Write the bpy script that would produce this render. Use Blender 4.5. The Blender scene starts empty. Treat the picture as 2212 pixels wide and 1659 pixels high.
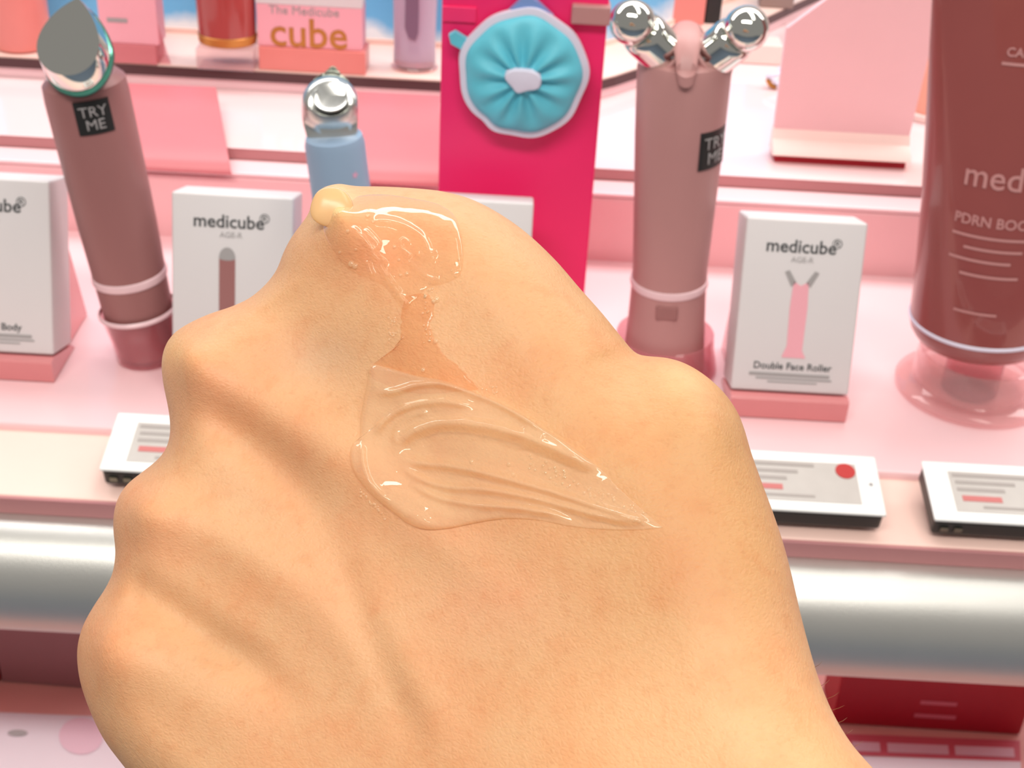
import bpy, bmesh, math, random
import numpy as np
from mathutils import Vector, Matrix, noise as mnoise

random.seed(7)
C = bpy.context.scene.collection
SC = bpy.context.scene

# ------------------------------------------------------------------ camera, world, lights, exposure
F, W, H = 3000.0, 2212.0, 1659.0
Z0 = 0.90                       # height of the display deck above the shop floor
CAM = Vector((0, 0, Z0 + 0.35))
RC = Matrix.Rotation(math.radians(90 - 32), 3, 'X') @ Matrix.Rotation(math.radians(3.2), 3, 'Z')
cd = bpy.data.cameras.new('camera'); cam = bpy.data.objects.new('camera', cd); C.objects.link(cam)
cam.matrix_world = Matrix.Translation(CAM) @ RC.to_4x4()
cd.sensor_width = 36; cd.lens = F / W * 36; cd.clip_start = 0.01
cd.dof.use_dof = True; cd.dof.focus_distance = 0.19; cd.dof.aperture_fstop = 70
SC.camera = cam
SC.view_settings.view_transform = 'Standard'; SC.view_settings.look = 'None'
SC.view_settings.exposure = 0.0; SC.view_settings.gamma = 1; SC.view_settings.use_curve_mapping = False
w = bpy.data.worlds.new('world'); SC.world = w; w.use_nodes = True
w.node_tree.nodes['Background'].inputs[0].default_value = (1.0, 0.95, 0.9, 1)
w.node_tree.nodes['Background'].inputs[1].default_value = 0.30


def area(name, loc, target, sx, sy, power, col):
    l = bpy.data.lights.new(name, 'AREA'); l.shape = 'RECTANGLE'; l.size = sx; l.size_y = sy
    l.energy = power; l.color = col
    o = bpy.data.objects.new(name, l); C.objects.link(o); o.location = loc
    o.rotation_euler = (Vector(target) - Vector(loc)).to_track_quat('-Z', 'Y').to_euler()
    return o


area('shelf_light', (0.05, 0.86, Z0 + 0.62), (0.05, 0.70, Z0), 1.7, 0.16, 5.9, (1.0, 0.97, 0.95))
area('ceiling_light', (-0.15, -0.50, Z0 + 1.5), (0, 0.4, Z0), 1.3, 0.26, 21, (1.0, 0.95, 0.88))
area('ceiling_light', (0.5, 0.55, Z0 + 1.7), (0, 0.3, Z0), 1.5, 0.30, 9, (1.0, 0.95, 0.88))


area('lower_shelf_fill', (0.0, 0.69, Z0 - 0.03), (0.0, 0.56, Z0 - .24), 1.3, 0.05, 0.9, (1.0, 0.96, 0.96))  # added fill with no known source, lifts the dim lower shelf


# ------------------------------------------------------------------ projection helpers (photo pixel -> point on a real plane)
def ray(px, py):
    return RC @ Vector(((px - W / 2) / F, -(py - H / 2) / F, -1))


def P3(px, py, d):
    return CAM + ray(px, py) * d


def onz(px, py, z=0.0):
    r = ray(px, py); return CAM + r * ((Z0 + z - CAM.z) / r.z)


def ony(px, py, y):
    r = ray(px, py); return CAM + r * (y / r.y)


def depth(p):
    return -(RC.transposed() @ (Vector(p) - CAM)).z


# ------------------------------------------------------------------ materials
def lin(c):
    return tuple(((v / 255) / 12.92 if v / 255 <= 0.04045 else ((v / 255 + 0.055) / 1.055) ** 2.4) for v in c) + (1,)


def mat(name, rgb, rough=0.5, metal=0.0, spec=0.5, coat=0.0, var=0.03, scale=60, bump=0.0, sss=0.0):
    m = bpy.data.materials.new(name); m.use_nodes = True
    nt = m.node_tree; b = nt.nodes['Principled BSDF']
    b.inputs['Roughness'].default_value = rough; b.inputs['Metallic'].default_value = metal
    b.inputs['Specular IOR Level'].default_value = spec; b.inputs['Coat Weight'].default_value = coat
    tc = nt.nodes.new('ShaderNodeTexCoord'); n = nt.nodes.new('ShaderNodeTexNoise')
    n.inputs['Scale'].default_value = scale; n.inputs['Detail'].default_value = 3
    nt.links.new(tc.outputs['Object'], n.inputs['Vector'])
    mx = nt.nodes.new('ShaderNodeMix'); mx.data_type = 'RGBA'
    c = lin(rgb)
    mx.inputs[6].default_value = tuple(max(0, v * (1 - var)) for v in c[:3]) + (1,)
    mx.inputs[7].default_value = tuple(min(1, v * (1 + var)) for v in c[:3]) + (1,)
    nt.links.new(n.outputs['Fac'], mx.inputs[0]); nt.links.new(mx.outputs[2], b.inputs['Base Color'])
    if bump:
        bp = nt.nodes.new('ShaderNodeBump'); bp.inputs['Strength'].default_value = bump
        bp.inputs['Distance'].default_value = 0.0003
        n2 = nt.nodes.new('ShaderNodeTexNoise'); n2.inputs['Scale'].default_value = 1800
        nt.links.new(tc.outputs['Object'], n2.inputs['Vector'])
        nt.links.new(n2.outputs['Fac'], bp.inputs['Height']); nt.links.new(bp.outputs['Normal'], b.inputs['Normal'])
    if sss:
        b.inputs['Subsurface Weight'].default_value = sss
        b.inputs['Subsurface Radius'].default_value = (1, 0.35, 0.2); b.inputs['Subsurface Scale'].default_value = 0.004
    return m


def clear(name, tint=(250, 240, 240), gloss=0.05, body=0.12, bodycol=(255, 235, 235), ior=1.45):
    """Thin clear plastic or gel: see-through sheet with a Fresnel shine and a little body of its own."""
    m = bpy.data.materials.new(name); m.use_nodes = True
    nt = m.node_tree; nt.nodes.clear()
    out = nt.nodes.new('ShaderNodeOutputMaterial')
    tr = nt.nodes.new('ShaderNodeBsdfTransparent'); tr.inputs[0].default_value = lin(tint)
    df = nt.nodes.new('ShaderNodeBsdfDiffuse'); df.inputs[0].default_value = lin(bodycol)
    gl = nt.nodes.new('ShaderNodeBsdfGlossy'); gl.inputs['Roughness'].default_value = gloss
    gl.inputs[0].default_value = (1, 1, 1, 1)
    fr = nt.nodes.new('ShaderNodeFresnel'); ge = nt.nodes.new('ShaderNodeNewGeometry'); mr = nt.nodes.new('ShaderNodeMapRange')
    mr.inputs[3].default_value = ior; mr.inputs[4].default_value = 1 / ior
    nt.links.new(ge.outputs['Backfacing'], mr.inputs[0]); nt.links.new(mr.outputs[0], fr.inputs[0])
    m1 = nt.nodes.new('ShaderNodeMixShader'); m1.inputs[0].default_value = body
    m2 = nt.nodes.new('ShaderNodeMixShader')
    nt.links.new(tr.outputs[0], m1.inputs[1]); nt.links.new(df.outputs[0], m1.inputs[2])
    nt.links.new(fr.outputs[0], m2.inputs[0]); nt.links.new(m1.outputs[0], m2.inputs[1]); nt.links.new(gl.outputs[0], m2.inputs[2])
    nt.links.new(m2.outputs[0], out.inputs[0])
    return m


M = dict(
    deck=mat('pink_deck', (250, 210, 214), 0.28, coat=0.3, var=0.02, scale=8),
    riser=mat('pink_riser', (246, 194, 197), 0.4, var=0.02),
    tier=mat('pale_pink_acrylic', (250, 218, 219), 0.15, coat=0.6, var=0.02, scale=10),
    edge=mat('mauve_edge', (190, 130, 132), 0.4),
    darkedge=mat('dark_trim', (80, 45, 48), 0.3),
    peach=mat('peach_ledge', (252, 216, 204), 0.4, var=0.02),
    silver=mat('brushed_aluminium', (212, 211, 206), 0.42, metal=0.85, var=0.04, scale=40, bump=0.25),
    slab=mat('pink_card', (246, 198, 202), 0.45, var=0.02),
    slab2=mat('salmon_card', (212, 122, 128), 0.45, var=0.02),
    foot=mat('cream_pink', (255, 222, 214), 0.35),
    white=mat('white_carton', (224, 219, 220), 0.5, var=0.01),
    whitep=mat('white_plastic', (246, 247, 246), 0.35, var=0.01),
    stand=mat('dusky_pink_acrylic', (226, 140, 142), 0.25, coat=0.4),
    ink=mat('dark_ink', (70, 72, 74), 0.6), grey=mat('grey_ink', (166, 162, 162), 0.6),
    redink=mat('red_ink', (205, 120, 118), 0.6), red=mat('red_badge', (190, 45, 42), 0.5),
    faint=mat('faint_ink', (172, 164, 160), 0.6), screen=mat('grey_screen', (196, 190, 185), 0.4, var=0.06, scale=150),
    black=mat('black_plastic', (32, 32, 32), 0.4),
    mauve=mat('mauve_plastic', (160, 108, 106), 0.42, var=0.02),
    rose=mat('rose_plastic', (190, 138, 136), 0.42, var=0.02),
    ring=mat('pale_pink_ring', (240, 205, 210), 0.3),
    blue=mat('pale_blue_plastic', (150, 174, 200), 0.4, var=0.02),
    chrome=mat('chrome', (225, 226, 220), 0.06, metal=1.0, var=0.0),
    darksatin=mat('dark_satin_metal', (120, 124, 112), 0.25, metal=1.0), tipm=mat('pale_satin_chrome', (225, 226, 222), 0.28, metal=1.0), satin=mat('satin_metal', (205, 205, 198), 0.2, metal=1.0, var=0.03),
    magenta=mat('magenta_board', (246, 40, 112), 0.42, var=0.02),
    magenta2=mat('bright_magenta', (250, 52, 116), 0.4),
    teal=mat('turquoise_mesh', (100, 200, 220), 0.5, var=0.10, scale=110, bump=0.5),
    rim=mat('pale_rim', (226, 222, 240), 0.35),
    tube=mat('dusky_red_tube', (150, 74, 71), 0.30, coat=0.5, var=0.03),
    tubeprint=mat('pale_print', (200, 142, 140), 0.5),
    bottle=mat('salmon_bottle', (232, 136, 128), 0.3), dred=mat('dark_red_bottle', (170, 66, 62), 0.2, coat=0.5),
    gold=mat('gold_foil', (200, 140, 70), 0.35, metal=0.6), lilac=mat('lilac_tube', (186, 164, 186), 0.25, coat=0.3),
    dlilac=mat('dark_lilac_print', (128, 100, 124), 0.4),
    pinkbox=mat('pink_carton', (246, 176, 188), 0.5), peachp=mat('peach_plastic', (250, 176, 152), 0.35),
    crimson=mat('crimson_card', (170, 0, 30), 0.5), plum=mat('plum_card', (160, 104, 108), 0.5),
    pinkstrip=mat('pink_strip', (206, 96, 112), 0.4), palestrip=mat('pale_lilac_print', (226, 190, 204), 0.5),
    lowdeck=mat('pale_grey_tray', (225, 214, 222), 0.4, var=0.04, scale=12),
    lowpink=mat('dusky_tray', (232, 176, 168), 0.4),
    floor=mat('shop_floor', (120, 136, 156), 0.35, var=0.05, scale=3),
    wall=mat('shop_wall', (240, 226, 222), 0.7),
    jade=mat('jade_ring', (90, 160, 140), 0.15, metal=0.5, var=0.1),
    cup=clear('clear_cup', (252, 238, 238), 0.04, 0.10),
    pinkcup=clear('pink_clear_cup', (250, 226, 229), 0.05, 0.16, (240, 170, 178)),
    starp=mat('pink_star', (226, 170, 200), 0.5), starg=mat('green_star', (160, 180, 170), 0.5),
)

# sky print on the back panel
ms = bpy.data.materials.new('sky_print'); ms.use_nodes = True
nt = ms.node_tree; b = nt.nodes['Principled BSDF']; b.inputs['Roughness'].default_value = 0.5
tc = nt.nodes.new('ShaderNodeTexCoord'); nz = nt.nodes.new('ShaderNodeTexNoise'); nz.inputs['Scale'].default_value = 14
nz.inputs['Detail'].default_value = 5
sp = nt.nodes.new('ShaderNodeSeparateXYZ'); rp = nt.nodes.new('ShaderNodeValToRGB')
ma = nt.nodes.new('ShaderNodeMath'); ma.operation = 'MULTIPLY_ADD'
nt.links.new(tc.outputs['Object'], nz.inputs['Vector']); nt.links.new(tc.outputs['Object'], sp.inputs[0])
nt.links.new(sp.outputs['Z'], ma.inputs[0]); ma.inputs[1].default_value = -14.0
ad = nt.nodes.new('ShaderNodeMath'); ad.operation = 'ADD'; ad.inputs[1].default_value = (Z0 + 0.070) * 14.0
nt.links.new(nz.outputs['Fac'], ad.inputs[0]); nt.links.new(ad.outputs[0], ma.inputs[2])
nt.links.new(ma.outputs[0], rp.inputs[0])
rp.color_ramp.elements[0].position = 0.45; rp.color_ramp.elements[0].color = lin((112, 190, 238))
rp.color_ramp.elements[1].position = 0.62; rp.color_ramp.elements[1].color = lin((240, 248, 252))
nt.links.new(rp.outputs[0], b.inputs['Base Color'])
M['sky'] = ms


# ------------------------------------------------------------------ mesh building
class MB:
    def __init__(s): s.v = []; s.f = []

    def add(s, vs, fs):
        k = len(s.v); s.v += [Vector(v) for v in vs]; s.f += [tuple(i + k for i in f) for f in fs]; return s

    def bm(s, bm, mt=None):
        bm.verts.index_update()
        return s.add([(mt @ v.co if mt else v.co.copy()) for v in bm.verts], [[v.index for v in f.verts] for f in bm.faces])

    def box(s, lo, hi, mt=None, bev=0.0, seg=2):
        bm = bmesh.new(); bmesh.ops.create_cube(bm, size=1)
        lo = Vector(lo); hi = Vector(hi); c = (lo + hi) / 2; d = hi - lo
        for v in bm.verts: v.co = Vector((v.co.x * d.x + c.x, v.co.y * d.y + c.y, v.co.z * d.z + c.z))
        if bev: bmesh.ops.bevel(bm, geom=bm.edges[:], offset=bev, segments=seg, profile=0.5, affect='EDGES')
        s.bm(bm, mt); bm.free(); return s

    def loft(s, rings, cap0=True, cap1=True):
        n = len(rings[0]); vs = [p for r in rings for p in r]; fs = []
        for k in range(len(rings) - 1):
            for i in range(n):
                j = (i + 1) % n; fs.append((k * n + i, k * n + j, (k + 1) * n + j, (k + 1) * n + i))
        if cap0: fs.append(tuple(reversed(range(n))))
        if cap1: fs.append(tuple((len(rings) - 1) * n + i for i in range(n)))
        return s.add(vs, fs)

    def lathe(s, prof, mt, n=48, cap0=True, cap1=True, sy=1.0):
        rings = [[mt @ Vector((r * math.cos(a), sy * r * math.sin(a), z)) for a in [2 * math.pi * i / n for i in range(n)]] for r, z in prof]
        return s.loft(rings, cap0, cap1)

    def prism(s, poly, mt, t0, t1):
        """poly in local x,z; extruded along local y from t0 to t1"""
        return s.loft([[mt @ Vector((x, t, z)) for x, z in poly] for t in (t0, t1)])

    def tube(s, pts, r, n=8):
        rings = []
        for i, p in enumerate(pts):
            d = (Vector(pts[min(i + 1, len(pts) - 1)]) - Vector(pts[max(i - 1, 0)])).normalized()
            a = d.orthogonal().normalized() if i == 0 else (a - a.dot(d) * d).normalized()
            bb = d.cross(a); rr = r[i] if isinstance(r, (list, tuple)) else r
            rings.append([Vector(p) + (a * math.cos(t) + bb * math.sin(t)) * rr for t in [2 * math.pi * k / n for k in range(n)]])
        return s.loft(rings)

    def build(s, name, m, parent=None, smooth=False, angle=None, **props):
        me = bpy.data.meshes.new(name); me.from_pydata([tuple(v) for v in s.v], [], s.f)
        bm = bmesh.new(); bm.from_mesh(me); bmesh.ops.recalc_face_normals(bm, faces=bm.faces[:]); bm.to_mesh(me); bm.free()
        me.materials.append(m)
        if smooth:
            me.shade_smooth()
            me.set_sharp_from_angle(angle=math.radians(angle or 40))
        o = bpy.data.objects.new(name, me); C.objects.link(o)
        if parent: o.parent = parent; o.matrix_parent_inverse = PINV.get(parent.name, Matrix()).copy()
        for k, v in props.items(): o[k] = v
        return o


PINV = {}


def thing(name, loc, label, cat, group=None, kind=None):
    o = bpy.data.objects.new(name, None); C.objects.link(o); o.location = loc; o.empty_display_size = 0.02
    PINV[o.name] = Matrix.Translation(loc).inverted()
    if label: o['label'] = label
    if cat: o['category'] = cat
    if group: o['group'] = group
    if kind: o['kind'] = kind
    return o


def text(s, size, mt, m, name, parent, wrap=None, ext=0.0001, align='CENTER', bold=0.0):
    cu = bpy.data.curves.new('t', 'FONT'); cu.body = s; cu.size = size; cu.align_x = align; cu.align_y = 'CENTER'
    cu.extrude = ext; cu.resolution_u = 3; cu.offset = bold
    o = bpy.data.objects.new('t', cu); C.objects.link(o)
    me = bpy.data.meshes.new_from_object(o.evaluated_get(bpy.context.evaluated_depsgraph_get()))
    C.objects.unlink(o); bpy.data.objects.remove(o); bpy.data.curves.remove(cu)
    for v in me.vertices: v.co = wrap(v.co) if wrap else (mt @ v.co)
    me.materials.clear(); me.materials.append(m); me.name = name
    ob = bpy.data.objects.new(name, me); C.objects.link(ob)
    if parent: ob.parent = parent; ob.matrix_parent_inverse = PINV.get(parent.name, Matrix()).copy()
    return ob


def frame(p0, p1):
    """local frame: origin p0, z along the axis, y away from the camera, x to the right"""
    z = (p1 - p0).normalized(); v = (p0 - CAM).normalized(); y = (v - v.dot(z) * z).normalized(); x = y.cross(z)
    m = Matrix((x, y, z)).transposed().to_4x4(); m.translation = p0
    return m, (p1 - p0).length


def ell(cx, cy, rx, ry, n=40, rot=0.0):
    out = []
    for i in range(n):
        a = 2 * math.pi * i / n; x, y = rx * math.cos(a), ry * math.sin(a)
        out.append((cx + x * math.cos(rot) - y * math.sin(rot), cy + x * math.sin(rot) + y * math.cos(rot)))
    return out


def resample(pts, n, closed=True):
    pts = np.array(pts + [pts[0]] if closed else pts, float)
    d = np.r_[0, np.cumsum(np.hypot(*np.diff(pts, axis=0).T))]
    t = np.linspace(0, d[-1], n, endpoint=not closed)
    return np.c_[np.interp(t, d, pts[:, 0]), np.interp(t, d, pts[:, 1])]


def crom(pts, n):
    """smooth open Catmull-Rom curve through pixel points, n samples evenly by length"""
    p = np.array(pts, float); p = np.vstack([2 * p[0] - p[1], p, 2 * p[-1] - p[-2]]); out = []
    for i in range(1, len(p) - 2):
        t = np.linspace(0, 1, 12, endpoint=False)[:, None]
        a, b_, c, d = p[i - 1], p[i], p[i + 1], p[i + 2]
        out.append(0.5 * (2 * b_ + (c - a) * t + (2 * a - 5 * b_ + 4 * c - d) * t ** 2 + (3 * b_ - a - 3 * c + d) * t ** 3))
    out.append(p[-2][None]); q = np.vstack(out)
    return resample(q.tolist(), n, closed=False)


# ================================================================== SETTING
f = MB().box((-3, -2, -0.05), (3, 1.6, 0)).build('floor', M['floor']); f['kind'] = 'structure'
f = MB().box((-3, 1.55, 0), (3, 1.6, 2.6)).build('wall_back', M['wall']); f['kind'] = 'structure'

XL, XR = -0.75, 0.75
ds = thing('display_stand', (0, 0.66, Z0 - 0.26), 'pink stepped display stand with a silver front rail carrying all the products', 'display stand')
MB().box((XL, .505, Z0 - .012), (XR, .70, Z0 - .0004), bev=.0015).build('deck', M['deck'], ds)
MB().box((XL, .458, Z0 - .012), (XR, .5055, Z0 - .004), bev=.0008).build('price_ledge', M['peach'], ds)
MB().box((XL, .4562, Z0 - .0125), (XR, .4582, Z0 - .0045), bev=.0004).build('edge_band', M['edge'], ds)
MB().box((XL, .696, Z0 - .012), (XR, 1.40, Z0 + .0372), bev=.001).build('riser', M['riser'], ds)
MB().box((XL, .6965, Z0 + .0375), (XR, .7152, Z0 + .0400), bev=.0008).build('riser_ledge', M['deck'], ds)
MB().box((XL, .715, Z0 + .0400), (XR, 1.40, Z0 + .0462)).build('tier_edge', M['edge'], ds)
MB().box((XL, .7150, Z0 + .0462), (XR, 1.40, Z0 + .0468), bev=.0004).build('middle_tier', M['tier'], ds)
# curved top tier: its front edge sweeps back on the right
fe = [(XL, .81)] + [tuple(ony(1180, 180, .81))[:2]]
pts = [onz(1180, 188, .06), onz(1260, 182, .06), onz(1330, 164, .06), onz(1400, 141, .06), onz(1480, 110, .06), onz(1570, 72, .06), onz(1665, 33, .06), onz(1748, -6, .06), onz(1900, -75, .06)]
fe = [(XL, pts[0].y)] + [(p.x, p.y) for p in pts]
Yf = pts[0].y


def tier_slab(z0, z1, off):
    poly = [(x, y + off) for x, y in fe] + [(fe[-1][0], 1.40), (XL, 1.40)]
    return MB().loft([[Vector((x, y, Z0 + z)) for x, y in poly] for z in (z0, z1)])


tier_slab(.047, .0535, 0.002).build('top_tier_riser', M['deck'], ds)
tier_slab(.0535, .0592, 0.0).build('dark_trim', M['darkedge'], ds)
tier_slab(.0592, .0602, 0.001).build('top_tier', M['peach'], ds)
bp = [(x, y + .062) for x, y in fe]
rr = []
mbp = MB()
ring0 = bp + [(x, y + .004) for x, y in reversed(bp)]
mbp.loft([[Vector((x, y, Z0 + z)) for x, y in ring0] for z in (.0602, .30)]).build('sky_backdrop', M['sky'], ds, label='sky blue backdrop printed with white clouds')
ring1 = [(x, y - .002) for x, y in bp] + [(x, y) for x, y in reversed(bp)]
MB().loft([[Vector((x, y, Z0 + z)) for x, y in ring1] for z in (.0602, .0635)]).build('backdrop_trim', M['peach'], ds)
# silver bullnose rail
prof = [(.4585, -.0125)]
for k in range(25):
    a = math.pi / 2 + math.pi * 0.95 * k / 24
    prof.append((.452 + .022 * math.cos(a), -.0395 + .027 * math.sin(a)))
prof += [(.47, -.068), (.47, -.0125)]
MB().loft([[Vector((x, y, Z0 + z)) for y, z in prof] for x in (XL, XR)]).build('silver_rail', M['silver'], ds, smooth=True, angle=50, label='silver brushed metal front rail')
# lower part of the stand
LZ = -.24
MB().box((XL, .36, Z0 + LZ - .02), (XR, .80, Z0 + LZ), bev=.002).build('lower_shelf', M['lowpink'], ds)
MB().box((XL, .74, Z0 + LZ), (XR, .78, Z0 - .012)).build('back_board', M['edge'], ds)
MB().box((XL, .40, 0), (XR, .78, Z0 + LZ - .02), bev=.003).build('plinth', M['whitep'], ds)


# ================================================================== LOWER SHELF GOODS
def upright(name, px0, px1, z, hgt, dep, m, lab, cat, bev=.001, lean=0.0, group=None):
    p0, p1 = onz(*px0, z), onz(*px1, z)
    x = (p1 - p0).normalized(); wdt = (p1 - p0).length
    mt = Matrix.Translation(p0) @ Matrix.Rotation(math.atan2(x.y, x.x), 4, 'Z') @ Matrix.Rotation(-lean, 4, 'X')
    t = thing(name, p0 + (p1 - p0) / 2, lab, cat, group)
    MB().box((0, 0, 0), (wdt, dep, hgt), mt, bev).build('body', m, t)
    return t, mt, wdt


t, mt, wd = upright('card_box', (1795, 1563), (2203, 1588), LZ + .0005, .045, .03, M['crimson'], 'crimson carton with two pale lines of print under the rail at the right', 'box')
TXM = Matrix.Rotation(math.radians(90), 4, 'X')
for k, (zz, ww) in enumerate(((.020, .021), (.0095, .024))):
    MB().box((wd * .53 - ww / 2, -.0003, zz), (wd * .53 + ww / 2, .0, zz + .0028), mt).build('print_line', M['pinkstrip'], t)
t, mt, wd = upright('card_box', (4, 1472), (300, 1496), LZ + .0005, .05, .03, M['plum'], 'dusky plum carton under the rail at the left, behind the fist', 'box')
t, mt, wd = upright('card_box', (-260, 1456), (0, 1473), LZ + .0005, .05, .03, M['crimson'], 'crimson carton cut off by the left edge, beside the plum one', 'box')
# low trays in front
def flat(name, quad, z0, z1, m, parent=None):
    return MB().loft([[onz(x, y, z) for x, y in quad] for z in (z0, z1)]).build(name, m, parent)


t = thing('sample_tray', onz(2030, 1660, LZ), 'pale tray with a pink lettered band in front of the crimson carton', 'tray')
flat('band', [(1700, 1580), (2203, 1600), (2205, 1645), (1700, 1625)], LZ, LZ + .001, M['pinkstrip'], t)
for a, b_ in ((1840, 1900), (1916, 2048), (2062, 2190)):
    flat('lettering', [(a, 1608 + (a - 2000) * .04), (b_, 1608 + (b_ - 2000) * .04), (b_ + 2, 1628 + (b_ - 2000) * .04), (a + 2, 1628 + (a - 2000) * .04)], LZ + .001, LZ + .0014, M['palestrip'], t)
flat('tray', [(1700, 1628), (2205, 1645), (2210, 1800), (1700, 1790)], LZ, LZ + .002, M['lowdeck'], t)
t = thing('leaflet_tray', onz(100, 1600, LZ), 'pale grey tray with a small dark mark below the plum carton', 'tray')
flat('tray', [(-200, 1530), (330, 1552), (330, 1800), (-200, 1800)], LZ, LZ + .002, M['lowdeck'], t)
MB().add([onz(x, y, LZ + .0024) for x, y in ell(38, 1583, 22, 7, 12)], [tuple(range(12))]).build('mark', M['grey'], t)
MB().loft([[onz(x, y, z) for x, y in ell(175, 1590, 48, 40, 20)] for z in (LZ + .0018, LZ + .0024)]).build('tinted_disc', M['palestrip'], t)

# ================================================================== CARTONS ON LEANING STANDS
BW, BH, BT, LEAN = .0545, .080, .026, math.radians(18)
gD = 'white device cartons on pink stands'


def carton(px, right, label, slabel, kind, line1, xrot=0.0):
    zt = .012 + BH * math.cos(LEAN)
    p = onz(*px, zt)
    x0 = p.x - (BW if right else 0); y0 = p.y - BH * math.sin(LEAN)
    base = Vector((x0, y0, Z0))
    st = thing('carton_stand', base + Vector((BW / 2, 0, 0)), slabel, 'stand')
    T = Matrix.Translation(base) @ Matrix.Rotation(xrot, 4, 'Z')
    s, c = math.sin(LEAN), math.cos(LEAN)
    # base bar
    MB().loft([[T @ Vector((xx, y, z)) for y, z in ((-.004, .0002), (-.0042, .0100), (-.0034, .0110), (0, .0114), (BT * c, .0112 - BT * s), (.028, .0002))] for xx in (0, BW)]).build('base_bar', M['stand'], st)
    # triangular back wedge (side view polygon in y,z)
    a = .012 + BT * 0 
    pts_ = [(.0292, .0003), (.0305, .018), (BT * c + .052 * s + .003, .012 - BT * s + .052 * c), (.060, .0003)]
    mw = MB()
    mw.loft([[T @ Vector((xx, y, z)) for y, z in pts_] for xx in (BW * .06, BW * .94)]).build('wedge', M['stand'], st)
    t = thing('device_carton', base + Vector((BW / 2, 0, .012)), label, 'box', gD)
    B = T @ Matrix.Translation((0, 0, .0122)) @ Matrix.Rotation(-LEAN, 4, 'X')
    MB().box((0, 0, 0), (BW, BT, BH), B, .0012, 3).build('carton', M['white'], t, smooth=True, angle=60)
    FX = B @ Matrix.Translation((0, -.0001, 0)) @ TXM

    def at(u, v): return FX @ Matrix.Translation((u * BW, v * BH, 0))
    text('medicube', .0082, at(.47, .845), M['ink'], 'logo_text', t, bold=.00012)
    text('®', .0060, at(.765, .87), M['ink'], 'mark_text', t)
    text('AGE-R', .0036, at(.49, .772), M['grey'], 'range_text', t)
    bar = lambda n, u0, u1, v0, v1, m: MB().box((u0 * BW, -.0003, v0 * BH), (u1 * BW, -.00005, v1 * BH), B).build(n, m, t)
    text(line1, .0046, at(.5, .152), M['ink'], 'name_text', t, bold=.00005)
    bar('print_line', .14, .82, .094, .112, M['grey']); bar('print_line', .2, .84, .075, .084, M['grey'])
    bar('print_line', .3, .72, .056, .063, M['grey'])
    pic = thing_part('printed_device', t)
    if kind == 'roller':
        for sx in (-1, 1):
            MB().prism([(BW * .5 + sx * q[0], q[1]) for q in ((.0022, .0515), (.0058, .0570), (.0078, .0562), (.0044, .0495))], B, -.0003, -.00005).build('printed_head', M['grey'], t)
        MB().prism([(BW * .5 - .0034, .0520), (BW * .5, .0500), (BW * .5 + .0034, .0520), (BW * .5 + .0040, .040), (BW * .5 + .0036, .020), (BW * .5 + .0055, .0165), (BW * .5 - .0055, .0165), (BW * .5 - .0036, .022), (BW * .5 - .0040, .040)], B, -.0003, -.00005).build('printed_device', M['pinkbox'], t)
    else:
        MB().prism([(BW * .46 - .0036, .051), (BW * .46 + .0036, .051), (BW * .46 + .0036, .020), (BW * .46 - .0036, .020)], B, -.0003, -.00005).build('printed_device', M['mauve'], t)
        MB().prism([(BW * .46 + .0037 * math.cos(a_), 0.0515 + (.0048 if math.sin(a_) > 0 else .0012) * math.sin(a_)) for a_ in [k * math.pi / 8 for k in range(16)]], B, -.0004, -.00005).build('printed_head', M['grey'], t)
    return t


def thing_part(*a): return None


carton((1614, 469), False, 'white device carton with a printed pink two-headed roller, right of the rose roller', 'pink wedge stand under the carton right of the rose roller', 'roller', 'Double Face Roller')
carton((370, 414), False, 'white device carton with a printed mauve wand, between the mauve wand and the fist', 'pink wedge stand under the carton between mauve wand and fist', 'wand', 'Booster Shot')
carton((1153, 440), True, 'white device carton in front of the magenta board, mostly behind the fist', 'pink wedge stand under the carton in front of the magenta board', 'wand', 'Booster Shot')
carton((106, 392), True, 'white device carton cut off by the left edge beside the mauve wand', 'pink wedge stand under the carton cut off by the left edge', 'wand', 'Booster Body')


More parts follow.
